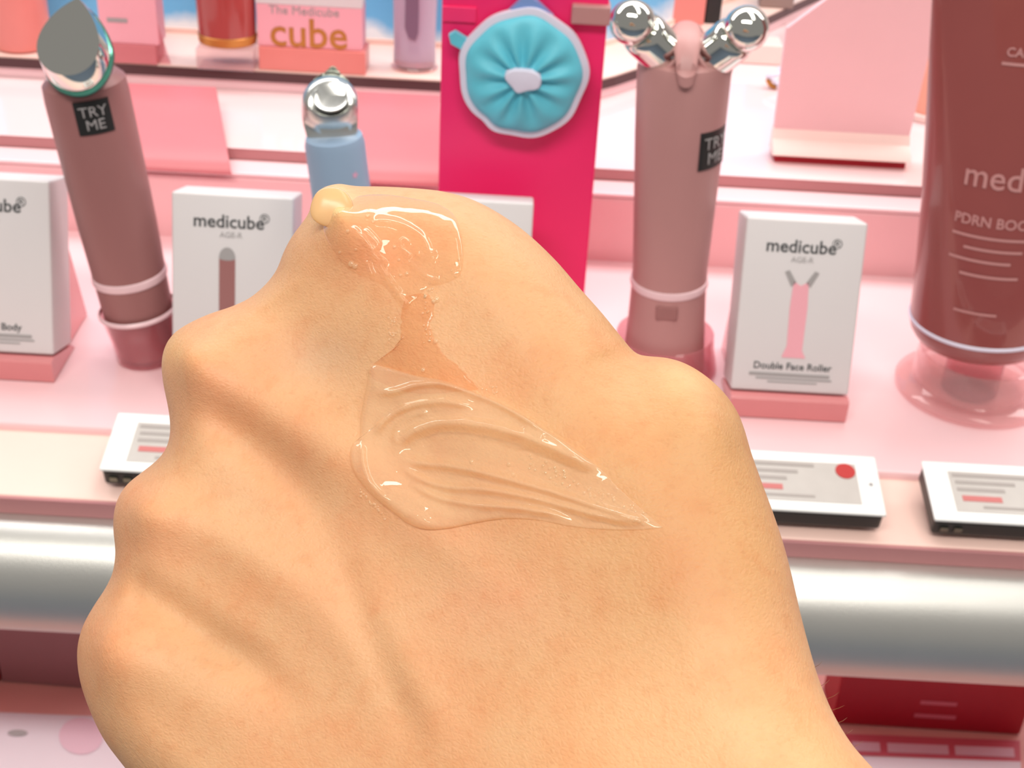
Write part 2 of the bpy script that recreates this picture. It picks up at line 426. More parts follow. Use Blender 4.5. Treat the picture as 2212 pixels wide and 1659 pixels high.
# ================================================================== PRICE TAGS
def price_tag(px_back, px_front, right_side, label, badge):
    pb, pf = onz(*px_back, .0155), onz(*px_front, .0085)
    wdt, dep = .072, .033
    tilt = math.asin(min(.9, (pb.z - pf.z) / dep))
    x0 = pf.x - (wdt if right_side else 0)
    T = Matrix.Translation((x0, pf.y, pf.z)) @ Matrix.Rotation(tilt, 4, 'X')
    t = thing('price_tag', (x0 + wdt / 2, pf.y, pf.z - .006), label, 'price tag', 'electronic price tags along the ledge')
    MB().box((.0006, .0006, -.0105), (wdt - .0006, dep - .0006, -.001), T, .0016).build('black_case', M['black'], t, label='black plastic case')
    MB().box((0, 0, -.0016), (wdt, dep, 0), T, .0007).build('white_face', M['whitep'], t)
    MB().box((.010, .005, -.0001), (wdt - .0095, dep - .0055, .0002), T).build('screen', M['screen'], t)
    for k, (u0, u1, v) in enumerate(((.16, .62, .74), (.17, .52, .62), (.17, .45, .50))):
        MB().box((u0 * wdt, v * dep, .0002), (u1 * wdt, (v + .055) * dep, .0004), T).build('print_line', M['faint'], t)
    MB().box((.19 * wdt, .33 * dep, .0002), (.42 * wdt, .42 * dep, .0004), T).build('price_print', M['redink'], t)
    MB().box((.3 * wdt, .22 * dep, .0002), (.6 * wdt, .26 * dep, .0004), T).build('print_line', M['faint'], t)
    MB().lathe([(.0009, 0), (.0009, .0003)], T @ Matrix.Translation((wdt - .0042, dep * .5, 0)), 12).build('indicator', M['grey'], t)
    for u in (.05, .13): MB().box((wdt * u, -.0002, -.0072), (wdt * (u + .045), .0008, -.0048), T).build('clip', M['darksatin'], t)
    if badge: MB().lathe([(.0042, 0), (.0042, .0006)], T @ Matrix.Translation((wdt - .0142, dep * .70, 0)), 24).build('red_badge', M['red'], t, label='round red badge')


price_tag((1902, 990), (1916, 1113), True, 'white price tag with a round red badge right of the fist', True)
price_tag((1997, 993), (2020, 1122), False, 'white price tag cut off by the right edge, below the red tube', False)
price_tag((250, 890), (213, 1013), False, 'white price tag left of the fist, half hidden by the knuckles', False)


# ================================================================== WANDS AND TUBE
def sticker(fr, R, t0, a0, wd, ht, parent):
    def wrap(x, y, off):
        a = a0 + x / R
        return fr @ Vector((math.sin(a) * (R + off), -math.cos(a) * (R + off), t0 + y))
    n = 10; pts_ = [[wrap(-wd / 2 + wd * i / n, s, o) for i in range(n + 1)] for s, o in ((-ht / 2, .0003), (ht / 2, .0003), (ht / 2, -.0006), (-ht / 2, -.0006))]
    v = [p for r in pts_ for p in r]; fs = [(k * (n + 1) + i, k * (n + 1) + i + 1, ((k + 1) % 4) * (n + 1) + i + 1, ((k + 1) % 4) * (n + 1) + i) for k in range(4) for i in range(n)]
    s = MB().add(v, fs).build('sticker', M['black'], parent, label='black square sticker reading TRY ME')
    text('TRY', ht * .44, None, M['grey'], 'sticker_text', s, wrap=lambda c: wrap(c.x, c.y + ht * .17, .0006 + c.z))
    text('ME', ht * .44, None, M['grey'], 'sticker_text', s, wrap=lambda c: wrap(c.x, c.y - ht * .22, .0006 + c.z))


def px2m(p): return depth(p) / F


# --- mauve wand with a drop-shaped mirror head
p0, p1 = onz(322, 768, .0), None
p1 = ony(170, 130, p0.y)
fr, L = frame(p0, p1); k = px2m((p0 + p1) / 2)
t = thing('facial_wand', p0, 'mauve facial wand with a drop-shaped mirror head leaning at the left', 'beauty device')
MB().lathe([(60 * k, 14 * k), (68 * k, 60 * k), (76 * k, 110 * k), (78 * k, 180 * k), (83 * k, 330 * k), (85 * k, 480 * k), (86 * k, L - .016), (84 * k, L - .009), (70 * k, L - .006)], fr).build('body', M['mauve'], t, smooth=True)
MB().lathe([(78 * k, 200 * k), (81.5 * k, 203 * k), (82.5 * k, 211 * k), (81.5 * k, 219 * k), (78 * k, 222 * k)], fr).build('ring', M['ring'], t, smooth=True, label='pale pink ring')
sticker(fr, 86 * k, L - 94 * k, .04, 72 * k, 70 * k, t)
D0 = depth(p1) - .0165
tear = [(168, -6), (188, 18), (204, 48), (214, 82), (213, 110), (200, 137), (176, 156), (146, 163), (115, 157), (92, 140), (80, 114), (82, 82), (100, 48), (130, 18)]
tr = crom(tear + [tear[0]], 49)[:48]
cen = tr.mean(0)
rimo = []
for i, (x, y) in enumerate(tr):
    a = math.atan2(y - 100, x - 158)
    rimo.append((x + 13 + 6 * math.cos(a), y + 14 + 16 * max(0, math.sin(a))))
rimo2 = [(x + 10, y + 14) for x, y in rimo]
neck = [(x * .94 + 14, y * .90 + 38) for x, y in rimo]
def dd(x, y, base): return base + (y - 100) * -.00006 * 0 - (x - 158) * .00002
ringsA = [[P3(x, y, dd(x, y, D0 + .012)) for x, y in neck], [P3(x, y, dd(x, y, D0 + .004)) for x, y in rimo2],
          [P3(x, y, dd(x, y, D0 - .001)) for x, y in rimo], [P3(x, y, dd(x, y, D0 - .006)) for x, y in tr]]
MB().loft(ringsA).build('mirror_head', M['chrome'], t, smooth=True, angle=35, label='drop-shaped chrome mirror head')
rg = [[P3(cen[0] + 17 + (x - cen[0] - 17) * s, cen[1] + 20 + (y - cen[1] - 20) * s, dd(x, y, D0 + dz)) for x, y in rimo2] for s, dz in ((1.0, .0035), (1.045, .005), (1.05, .007), (1.0, .009))]
MB().loft(rg).build('seal_ring', M['black'], t, smooth=True)
rg = [[P3(cen[0] + 15 + (x - cen[0] - 15) * s, cen[1] + 16 + (y - cen[1] - 16) * s, dd(x, y, D0 + dz)) for x, y in rimo2] for s, dz in ((.99, .0015), (1.02, .002), (1.02, .004), (.99, .0045))]
MB().loft(rg).build('jade_ring', M['jade'], t, smooth=True)
cpt = thing('clear_cup', p0, 'tinted clear cup holding up the mauve wand', 'holder')
MB().lathe([(0.001, .001), (70 * k, .001), (72 * k, 8 * k), (74 * k, 60 * k), (84 * k, 117 * k), (87 * k, 121 * k), (84 * k, 124 * k), (81 * k, 119 * k), (71 * k, 60 * k), (68 * k, 10 * k), (.001, 9 * k)], fr, cap0=False, cap1=False).build('cup', M['pinkcup'], cpt, smooth=True)
MB().lathe([(84 * k, 117 * k), (88 * k, 120 * k), (88 * k, 125 * k), (84 * k, 129 * k)], fr, cap0=False, cap1=False).build('rim', M['ring'], cpt, smooth=True)

# --- rose roller with two chrome balls
p0 = onz(1432, 792, 0); p1 = ony(1480, 120, p0.y)
fr, L = frame(p0, p1); k = px2m((p0 + p1) / 2)
t = thing('roller_device', p0, 'rose pink roller with two chrome ball heads beside the magenta board', 'beauty device')
MB().lathe([(92 * k, 3 * k), (93 * k, 12 * k), (90 * k, 60 * k), (86 * k, 130 * k), (83 * k, 200 * k), (82 * k, 260 * k), (87 * k, 400 * k), (93 * k, 560 * k), (96 * k, L - 24 * k), (90 * k, L - 6 * k), (70 * k, L + 2 * k)], fr).build('body', M['rose'], t, smooth=True)
MB().lathe([(80 * k, 213 * k), (85 * k, 216 * k), (86.5 * k, 224 * k), (85 * k, 232 * k), (80 * k, 235 * k)], fr).build('ring', M['ring'], t, smooth=True, label='pale pink ring')
MB().box((-24 * k, -86.5 * k, 168 * k), (24 * k, -78 * k, 202 * k), fr, .0008).build('button', M['mauve'], t, label='small square button')
sticker(fr, 93 * k, 562 * k, .92, 84 * k, 82 * k, t)
dC = depth(p1)
# central saddle
sad = [[P3(x, y, d) for x, y in ell(cx, cy, rx, ry, 32)] for cx, cy, rx, ry, d in ((1482, 150, 84, 30, dC), (1484, 112, 62, 26, dC - .002), (1484, 84, 42, 22, dC - .003), (1483, 62, 33, 16, dC - .003), (1483, 52, 20, 8, dC - .002))]
MB().loft(sad).build('saddle', M['rose'], t, smooth=True)
MB().loft([[P3(x, y, d) for x, y in ell(cx, cy, rx, ry, 24)] for cx, cy, rx, ry, d in ((1482, 178, 16, 12, dC - .016), (1483, 150, 22, 18, dC - .018), (1484, 112, 28, 22, dC - .015), (1484, 74, 33, 18, dC - .008), (1484, 56, 26, 10, dC - .004))]).build('bridge', M['rose'], t, smooth=True)
for (bx, by), (ax, ay) in (((1366, 48), (1440, 122)), ((1612, 62), (1530, 128))):
    A_, B_ = P3(ax, ay, dC - .003), P3(bx, by, dC - .020)
    fb, lb = frame(A_, B_)
    MB().lathe([(52 * k, -.006), (54 * k, -.001), (52 * k, .0035), (47 * k, .004)], fb).build('collar', M['rose'], t, smooth=True)
    MB().lathe([(46 * k, -.004), (46 * k, lb * .62), (44 * k, lb * .72), (40 * k, lb * .76)], fb).build('barrel', M['chrome'], t, smooth=True, label='chrome barrel')
    pr = [(45 * k * math.sin(math.pi * i / 20), lb - 45 * k * math.cos(math.pi * i / 20)) for i in range(1, 20)]
    MB().lathe(pr, fb, 40).build('ball', M['chrome'], t, smooth=True, label='chrome ball')
cpt = thing('clear_cup', p0, 'clear round cup holding up the rose roller', 'holder')
MB().lathe([(0.001, .0005), (118 * k, .0005), (122 * k, 8 * k), (112 * k, 60 * k), (110 * k, 90 * k), (107 * k, 92 * k), (106 * k, 60 * k), (114 * k, 10 * k), (.001, 6 * k)], fr, cap0=False, cap1=False).build('cup', M['pinkcup'], cpt, smooth=True)

# --- pale blue wand
p0 = onz(790, 815, 0); p1 = ony(722, 300, p0.y)
fr, L = frame(p0, p1); k = px2m((p0 + p1) / 2)
t = thing('facial_wand', p0, 'pale blue facial wand with a round chrome tip behind the index knuckle', 'beauty device')
MB().lathe([(44 * k, 9 * k), (56 * k, 24 * k), (58 * k, 200 * k), (62 * k, 400 * k), (62 * k, L - 10 * k), (58 * k, L + 6 * k)], fr).build('body', M['blue'], t, smooth=True)
dB = depth(p1)
hd = [(716, 300, 52, 20, dB + .000), (716, 285, 56, 22, dB - .001), (714, 268, 59, 25, dB - .002), (713, 250, 60.5, 30, dB - .003), (713, 232, 61, 44, dB - .004), (713, 216, 60, 50, dB - .006), (713, 211, 57, 48, dB - .008), (713, 210, 50, 42, dB - .0092), (714, 210, 44, 36, dB - .0094)]
MB().loft([[P3(x, y, d + (215 - y) * (.00006 if q[3] > 40 else 0)) for x, y in ell(*q, 40)] for q, d in [((a, b_, c_, e_), d_) for a, b_, c_, e_, d_ in hd]]).build('tip', M['tipm'], t, smooth=True, angle=60, label='chrome tip')
pk = [(713, 235, 58, 60, dB - .001), (714, 205, 48, 50, dB + .001), (716, 184, 30, 28, dB + .003), (718, 166, 19, 18, dB + .004), (719, 152, 9, 9, dB + .004)]
MB().loft([[P3(x, y, d) for x, y in ell(a, b_, c_, e_, 32)] for a, b_, c_, e_, d in pk]).build('peak', M['darksatin'], t, smooth=True, angle=60)
MB().loft([[P3(x, y, d + (215 - y) * .00006) for x, y in ell(cx, cy, rx, ry, 36)] for cx, cy, rx, ry, d in ((714, 210, 40, 33, dB - .009), (714, 210, 40, 33, dB - .0105), (714, 209, 37, 30, dB - .011), (714, 209, 30, 24, dB - .0100))]).build('tip_button', M['tipm'], t, smooth=True, angle=40)
for (sx, sy, m) in ((.55, -62, 'starp'), (-.1, -120, 'starg'), (-.5, -200, 'starp')):
    R = 62.6 * k
    c0 = fr @ Vector((math.sin(sx) * R, -math.cos(sx) * R, L + sy * k))
    pts_ = []
    for i in range(10):
        rr_ = (9 if i % 2 == 0 else 4) * k; a = math.pi * i / 5
        pts_.append(fr @ Vector((math.sin(sx + rr_ * math.cos(a) / R) * R, -math.cos(sx + rr_ * math.cos(a) / R) * R, L + sy * k + rr_ * math.sin(a))))
    MB().add(pts_, [tuple(range(10))]).build('star_print', M[m], t)

# --- dusky red tube in a clear dish
p0 = onz(2092, 842, 0); p1 = ony(2235, 20, p0.y - .0)
fr, L = frame(p0 + (p1 - p0).normalized() * .0115, p1); k = px2m((p0 + p1) / 2)
t = thing('cream_tube', p0, 'dusky red squeeze tube with pale lettering standing in a clear dish', 'tube')
secs = [(60, 70, 60), (112, 78, 108), (140, 92, 134), (152, 112, 146), (156, 140, 150), (158, 260, 150), (166, 420, 132), (180, 600, 100), (196, 800, 60), (210, 1000, 22), (214, 1090, 7)]
rings_ = [[fr @ Vector((rx * k * math.cos(a), ry * k * math.sin(a), z * k)) for a in [2 * math.pi * i / 64 for i in range(64)]] for rx, z, ry in secs]
MB().loft(rings_).build('tube_body', M['tube'], t, smooth=True, angle=60)
MB().loft([[fr @ Vector((rx * k * math.cos(a), ry * k * math.sin(a), z * k)) for a in [2 * math.pi * i / 64 for i in range(64)]] for rx, z, ry in ((154, 134, 148), (159, 136, 153), (159.5, 141, 153.5), (156, 144, 150))]).build('ring', M['rim'], t, smooth=True, label='pale ring near the base')


def tubewrap(x, z, off=0.0):
    rz = np.interp(z, [s[1] for s in secs], [s[0] for s in secs]) * k; ry = np.interp(z, [s[1] for s in secs], [s[2] for s in secs]) * k
    a = x / rz
    return fr @ Vector((math.sin(a) * (rz + .0003 + off), -math.cos(a) * (ry + .0003 + off), z * k))


def ttext(s, size, x, z):
    text(s, size * k, None, M['tubeprint'], 'lettering', t, wrap=lambda c: tubewrap(x * k + c.x, z + c.y / k, c.z), align='LEFT', bold=.0001)


ttext('medicube', 70, -84, 520); ttext('PDRN BOOSTING', 30, -90, 428); ttext('CARE SERUM', 24, -38, 770)


def tline(x0, x1, z, h=9, off=0.0):
    n = 16; v = [tubewrap((x0 + (x1 - x0) * i / n) * k, zz) for zz in (z, z + h) for i in range(n + 1)]
    MB().add(v, [(i, i + 1, n + 2 + i, n + 1 + i) for i in range(n)]).build('print_line', M['tubeprint'], t)


for x0, x1, z in ((-90, 70, 392), (-60, 60, 366), (-90, 40, 340), (-60, 60, 308), (-60, 30, 222), (-44, 60, 745)): tline(x0, x1, z, 6)
cpt = thing('clear_dish', p0, 'clear round acrylic dish under the dusky red tube', 'dish')
fz = Matrix.Translation(p0); kd = depth(p0) / F
MB().lathe([(.001, .0004), (150 * kd, .0004), (157 * kd, 4 * kd), (158 * kd, 14 * kd), (152 * kd, 20 * kd), (140 * kd, 22 * kd), (128 * kd, 30 * kd), (122 * kd, 96 * kd), (118 * kd, 98 * kd), (116 * kd, 94 * kd), (120 * kd, 26 * kd), (100 * kd, 8 * kd), (.001, 7 * kd)], fz, 64, cap0=False, cap1=False).build('dish', M['cup'], cpt, smooth=True)
MB().lathe([(60 * kd, 8 * kd), (58 * kd, 110 * kd), (54 * kd, 115 * kd), (.001, 116 * kd)], fz, 32, cap0=True, cap1=False).build('pedestal', M['pinkcup'], cpt, smooth=True)

# ================================================================== MAGENTA BOARD AND TURQUOISE PUFF
YB = .618
q = [onz(940, 660, 0), onz(1264, 678, 0)]
xl, xr = ony(949, 300, YB).x, ony(1289, 320, YB).x
tb = thing('magenta_board', ((xl + xr) / 2, YB, Z0), 'tall magenta display board standing behind the fist', 'board')
MB().box((xl, YB, Z0), (xr, YB + .005, Z0 + .185), bev=.0008).build('board', M['magenta'], tb)
for sx in (0, 1):
    pa = ony(955 if sx == 0 else 1250, 28, YB)
    MB().box((xl + .0003 if sx == 0 else xr - .0145, YB - .0012, pa.z - .0035), (xl + .0155 if sx == 0 else xr - .0003, YB + .0005, pa.z + .0035), bev=.0004).build('tab', M['magenta2'], tb)
MB().box((xr - .0165, YB - .0045, Z0 + .158), (xr + .001, YB + .006, Z0 + .1665), bev=.0008).build('clip', M['rose'], tb)
MB().box((xl, YB - .012, Z0), (xr, YB, Z0 + .003), bev=.0006).build('foot', M['magenta'], tb)
pc = ony(1130, 162, YB - .0085); k = depth(pc) / F
tp = thing('bath_puff', pc, 'round ruffled turquoise puff with a pale rim and white centre on the magenta board', 'puff')
AX = Matrix((Vector((1, 0, 0)), Vector((0, math.cos(.45), -math.sin(.45))) if False else Vector((0, 1, 0)), Vector((0, 0, 1)))).transposed().to_4x4(); AX.translation = pc
NA, NR = 120, 14


def outl(a):
    return 1 + .016 * math.sin(5 * a + .4) + .012 * math.sin(9 * a + 1.3) - .05 * math.exp(-((a - 4.05) / .16) ** 2)


VS = 1.03
v = []; fs = []
for j in range(NR + 1):
    r = j / NR
    for i in range(NA):
        a = 2 * math.pi * i / NA; R = 129 * k * outl(a) * r
        fold = .0016 * math.sin(11 * a + .5 * math.sin(3 * a)) * math.sin(math.pi * min(1, r * 1.1)) if r > .22 else 0
        dome = .007 * math.sqrt(max(0, 1 - r ** 2.6))
        v.append(AX @ Vector((R * math.cos(a), -(dome + fold), R * math.sin(a) * VS)))
for j in range(NR):
    for i in range(NA):
        fs.append((j * NA + i, j * NA + (i + 1) % NA, (j + 1) * NA + (i + 1) % NA, (j + 1) * NA + i))
k2 = len(v)
for i in range(NA):
    a = 2 * math.pi * i / NA; R = 120 * k * outl(a); v.append(AX @ Vector((R * math.cos(a), .004, R * math.sin(a) * VS)))
for i in range(NA): fs.append((NR * NA + i, NR * NA + (i + 1) % NA, k2 + (i + 1) % NA, k2 + i))
fs.append(tuple(k2 + i for i in range(NA)))
MB().add(v, fs).build('ruffles', M['teal'], tp, smooth=True, angle=80)
MB().loft([[AX @ Vector((R_ * k * outl(a) * math.cos(a), y, R_ * k * outl(a) * math.sin(a) * VS)) for a in [2 * math.pi * i / NA for i in range(NA)]] for R_, y in ((122, .0055), (138, .0045), (141, .002), (139, -.0005), (128, -.001))]).build('rim', M['rim'], tp, smooth=True, label='pale rim')
cf = [(-24, -12), (-38, 4), (-36, 18), (-20, 26), (14, 26), (34, 18), (40, 2), (34, -14), (10, -20), (-10, -26)]
cr = crom([(x, y) for x, y in cf] + [cf[0]], 41)[:40]
MB().loft([[AX @ Vector((x * k * s, y, z * k * s)) for x, z in cr] for s, y in ((1, -.004), (1, -.0088), (.9, -.0098), (.5, -.0102))]).build('centre_pad', M['rim'], tp, smooth=True, label='white oval centre')
for ax_, nm in (((-148, 58), 'loop'),):
    MB().loft([[AX @ Vector((x * k, y, z * k)) for x, z in ((-112, 34), (-118, 66), (-150, 84), (-163, 76), (-158, 58), (-138, 48))] for y in (.001, .005)]).build('loop', M['teal'], tp)
MB().loft([[AX @ Vector(((x) * k, y, z * k)) for x, z in ((-44, 128), (-10, 164), (4, 168), (22, 158), (58, 128), (10, 120))] for y in (.001, .006)]).build('hanging_tab', mat('blue_tab', (126, 156, 214), .4), tp)
MB().lathe([(.004, .0), (.004, .0090)], Matrix.Translation(pc + Vector((0, -.001, 0))) @ Matrix.Rotation(math.radians(-90), 4, 'X'), 16).build('peg', M['rim'], tp)

# ================================================================== PINK CARDS ON THE TIERS
t = thing('pink_panel', onz(1805, 350, .047), 'tall plain pink panel with a cream curved foot, beside the red tube', 'display panel')
a0, a1 = onz(1664, 336, .047), onz(1950, 350, .047)
YS = a0.y
tl, tl2, tt, tr_ = ony(1700, 62, YS), ony(1790, -4, YS), ony(1850, -60, YS), ony(2050, -60, YS)
front = [(a0.x, a0.z + .006), (tl.x, tl.z), (tl2.x, tl2.z), (tt.x, tt.z), (tr_.x, tr_.z), (a1.x, a1.z + .006)]
MB().loft([[Vector((x, y, z)) for x, z in front] for y in (YS, YS + .004)]).build('panel', M['slab'], t)
pf = [(YS + .004, .0165), (YS - .0003, .0165), (YS - .0030, .0115), (YS - .0100, .0078), (YS - .0120, .0052), (YS - .010, .0042), (YS + .004, .0042)]
MB().loft([[Vector((x, y, a0.z + z)) for y, z in pf] for x in (a0.x - .0008, a1.x + .0008)]).build('curved_foot', M['foot'], t, smooth=True, angle=30, label='cream curved foot')
MB().box((a0.x + .001, YS - .0085, a0.z), (a1.x - .001, YS + .008, a0.z + .0040)).build('base_strip', M['crimson'], t)


def drape(label, top, bot, y0):
    t = thing('pink_panel', ony(*bot[1], .70), label, 'display panel')
    rows = [(0, .770, 0), (0, .748, .25), (0, .727, .5), (0, .707, .72), (0, .696, .88), (0, .6905, 1.0), (0, .6898, 1.05)]
    L_, R_ = [], []
    for _, y, s in rows:
        for lst, i in ((L_, 0), (R_, 1)):
            px = top[i][0] + (bot[i][0] - top[i][0]) * s; py = top[i][1] + (bot[i][1] - top[i][1]) * s
            lst.append(ony(px, py, y))
    mb = MB(); n = len(L_); v = L_ + R_ + [p + Vector((0, .0012, -.0012)) for p in L_] + [p + Vector((0, .0012, -.0012)) for p in R_]
    fs = []
    for i in range(n - 1):
        fs += [(i, i + 1, n + i + 1, n + i), (2 * n + i, 3 * n + i, 3 * n + i + 1, 2 * n + i + 1), (i, 2 * n + i, 2 * n + i + 1, i + 1), (n + i, n + i + 1, 3 * n + i + 1, 3 * n + i)]
    fs += [(0, n, 3 * n, 2 * n), (n - 1, 3 * n - 1, 4 * n - 1, 2 * n - 1)]
    mb.add(v, fs).build('curved_panel', M['slab2'], t, smooth=True, angle=60)


drape('small salmon curved panel just right of the mauve wand', [(200, 176), (466, 188)], [(250, 352), (498, 366)], .775)
drape('small salmon curved panel between the blue wand and the magenta board', [(745, 196), (950, 206)], [(765, 384), (950, 392)], .775)

# ================================================================== TOP TIER GOODS
ZT = .0603


def cylthing(name, px, pyb, rpx, hpx, z, m, label, cat, foot=None, sy=1.0, prof=None):
    p = onz(px, pyb, z); k = depth(p) / F; r = rpx * k; h = hpx * k
    p = p + Vector((0, r * sy, 0)); T = Matrix.Translation(p)
    t = thing(name, p, label, cat)
    pf_ = [(r * .86, 0), (r * .97, r * .05), (r, r * .18), (r, h)] if prof is None else [(r * a, h * b_) for a, b_ in prof]
    MB().lathe(pf_, T, 40, sy=sy).build('body', m, t, smooth=True, angle=50)
    return t, T, r, h


def riser_block(px0, px1, pyb, hpx, label, m='cup', dep=.02):
    p0, p1 = onz(px0, pyb, ZT), onz(px1, pyb + (px1 - px0) * .05, ZT); k = depth(p0) / F
    t = thing('acrylic_block', (p0 + p1) / 2, label, 'riser')
    MB().box((p0.x, p0.y, Z0 + ZT), (p1.x, p0.y + dep, Z0 + ZT + hpx * k), bev=.0006).build('block', M[m], t)
    return p0, p1, k


# salmon bottle cut by the top left corner
t, T, r, h = cylthing('salmon_bottle', 30, 118, 62, 330, ZT, M['bottle'], 'salmon bottle at the top left corner', 'bottle')
# pink carton behind the mirror head
p0, p1, k = riser_block(226, 340, 134, 42, 'salmon block under the small pink carton behind the mirror head', 'slab2')
t = thing('small_carton', (p0 + p1) / 2 + Vector((0, 0, .009)), 'small pink carton with grey print behind the mirror head', 'box')
MB().box((p0.x - .001, p0.y + .001, p0.z + 42 * k), (p1.x + .002, p0.y + .018, p0.z + .05), bev=.0006).build('carton', M['pinkbox'], t)
MB().box((p0.x + .004, p0.y + .0006, p0.z + .0245), (p0.x + .016, p0.y + .0012, p0.z + .0270)).build('print_line', M['grey'], t)
p0, p1 = onz(352, 138, ZT), None
t = thing('acrylic_divider', p0, 'clear leaning acrylic strip left of the dark red bottle', 'divider')
MB().loft([[ony(x, y, yy) for x, y in ((300, -10), (322, -10), (370, 140), (345, 140))] for yy in (p0.y, p0.y + .003)]).build('strip', M['pinkcup'], t)
# dark red bottle on clear foot
p0, p1, k = riser_block(425, 548, 150, 46, 'clear block under the dark red bottle')
c = (p0 + p1) / 2 + Vector((0, .012, 46 * k))
t = thing('dark_bottle', c, 'dark red bottle with a gold base band left of the gold-lettered carton', 'bottle')
T = Matrix.Translation(c)
MB().lathe([(50 * k, .0005), (58 * k, .0012), (62 * k, 26 * k), (66 * k, 220 * k)], T, 40, sy=.8).build('body', M['dred'], t, smooth=True)
MB().lathe([(58.5 * k, .0012), (62.5 * k, .0020), (64 * k, 24 * k), (61 * k, 26 * k)], T, 40, sy=.8).build('base_band', M['gold'], t, smooth=True, label='gold base band')
# pink carton with gold letters
p0, p1, k = riser_block(560, 790, 150, 50, 'salmon block under the gold-lettered carton', 'bottle')
cz = p0.z + 50 * k
t = thing('small_carton', (p0 + p1) / 2 + Vector((0, 0, 50 * k)), 'pink carton with gold lettering and a white top beside the lilac tube', 'box')
MB().box((p0.x - .0005, p0.y + .002, cz), (p1.x - .002, p0.y + .020, cz + 92 * k), bev=.0006).build('carton', M['pinkbox'], t)
MB().box((p0.x - .0008, p0.y + .0018, cz + 92 * k), (p1.x - .0017, p0.y + .0202, cz + 116 * k), bev=.0006).build('lid', M['white'], t)
TT = Matrix.Translation((p0.x, p0.y + .0018, cz)) @ TXM
text('cube', 88 * k, TT @ Matrix.Translation((108 * k, 30 * k, 0)), M['gold'], 'gold_lettering', t, bold=.0003)
text('The Medicube', 26 * k, TT @ Matrix.Translation((100 * k, 80 * k, 0)), M['grey'], 'lettering', t)
# lilac tube
p0 = onz(892, 158, ZT); k = depth(p0) / F; c = p0 + Vector((0, .010, 0)); T = Matrix.Translation(c)
t = thing('lilac_tube', c, 'lilac tube with a darker print on a clear foot by the magenta board', 'tube')
MB().lathe([(42 * k, 8 * k), (46 * k, 14 * k), (45 * k, 60 * k), (52 * k, 300 * k)], T, 40, sy=.7).build('body', M['lilac'], t, smooth=True)
MB().lathe([(50 * k, .0), (52 * k, 5 * k), (47 * k, 10 * k), (44 * k, 22 * k)], T, 40, sy=.8).build('clear_foot', M['cup'], t, smooth=True)
MB().loft([[T @ Vector((x * k, -37 * k - y, z * k)) for x, z in ((-15, 240), (-18, 100), (-10, 78), (5, 74), (10, 90), (12, 240))] for y in (-.001, .0004)]).build('print', M['dlilac'], t)
# right of the board
p = onz(1478, 52, ZT)
t = thing('salmon_block', p, 'salmon block seen between the two chrome balls', 'box')
k = depth(p) / F
MB().box((p.x - 46 * k, p.y, p.z), (p.x + 42 * k, p.y + .02, p.z + .05), bev=.001).build('body', M['bottle'], t)
t = thing('black_box', p + Vector((60 * k, 0, 0)), 'black box standing next to the salmon block between the chrome balls', 'box')
MB().box((p.x + 44 * k, p.y + .004, p.z), (p.x + 78 * k, p.y + .02, p.z + .05), bev=.001).build('body', M['black'], t)
p = onz(1700, 30, ZT)
t = thing('brown_box', p + Vector((0, .012, 0)), 'grey brown box at the top edge right of the right chrome ball', 'box')
MB().box((p.x - .018, p.y + .012, p.z), (p.x + .006, p.y + .024, p.z + .05), bev=.001).build('body', mat('grey_brown', (150, 125, 118), .5), t)
# peach bottle between pink panel and tube
p = onz(1994, 268, .047); k = depth(p) / F; c = p + Vector((.004, .012, 0))
t = thing('peach_bottle', c, 'peach bottle with a pale base ring between the pink panel and the red tube', 'bottle')
MB().lathe([(42 * k, 0), (44 * k, 4 * k), (44 * k, 14 * k), (40 * k, 18 * k)], Matrix.Translation(c), 36).build('base_ring', M['foot'], t, smooth=True)
MB().lathe([(38 * k, 16 * k), (40 * k, 26 * k), (40 * k, 200 * k), (30 * k, 230 * k)], Matrix.Translation(c), 36).build('body', M['peachp'], t, smooth=True)
# small twisted ornament
p = onz(1668, 192, .047); k = depth(p) / F
t = thing('hair_clip', p, 'tiny pale pink and brown clip lying left of the tall pink panel', 'clip')
MB().tube([p + Vector((math.sin(i * 1.1) * 14 * k, math.cos(i * 1.7) * 10 * k, (4 + i * 5) * k)) for i in range(9)], 4 * k, 8).build('pink_loop', M['rim'], t, smooth=True)
MB().tube([p + Vector((x * k, 0, z * k)) for x, z in ((-14, 20), (-4, 8), (8, 3))], [4 * k, 6 * k, 4 * k], 8).build('brown_tip', M['gold'], t, smooth=True)
# white acrylic block on the middle tier, right
p = onz(1640, 150, .047); k = depth(p) / F
t = thing('white_block', p, 'cream block on the tier behind the right chrome ball', 'riser')
MB().box((p.x - 60 * k, p.y + .01, p.z), (p.x + 50 * k, p.y + .03, p.z + 44 * k), bev=.001).build('body', M['foot'], t)

#HAND#
# ================================================================== THE FIST (one continuous body) AND THE GEL ON IT
RCn = np.array(RC); CAMn = np.array(CAM)


def to3(px, py, d):
    r = np.stack([(px - W / 2) / F, -(py - H / 2) / F, -np.ones_like(px)], -1)
    return CAMn + (r @ RCn.T) * d[..., None]


def topx(v):
    q = (v - CAMn) @ RCn; return q[:, 0] / -q[:, 2] * F + W / 2, -q[:, 1] / -q[:, 2] * F + H / 2, -q[:, 2]


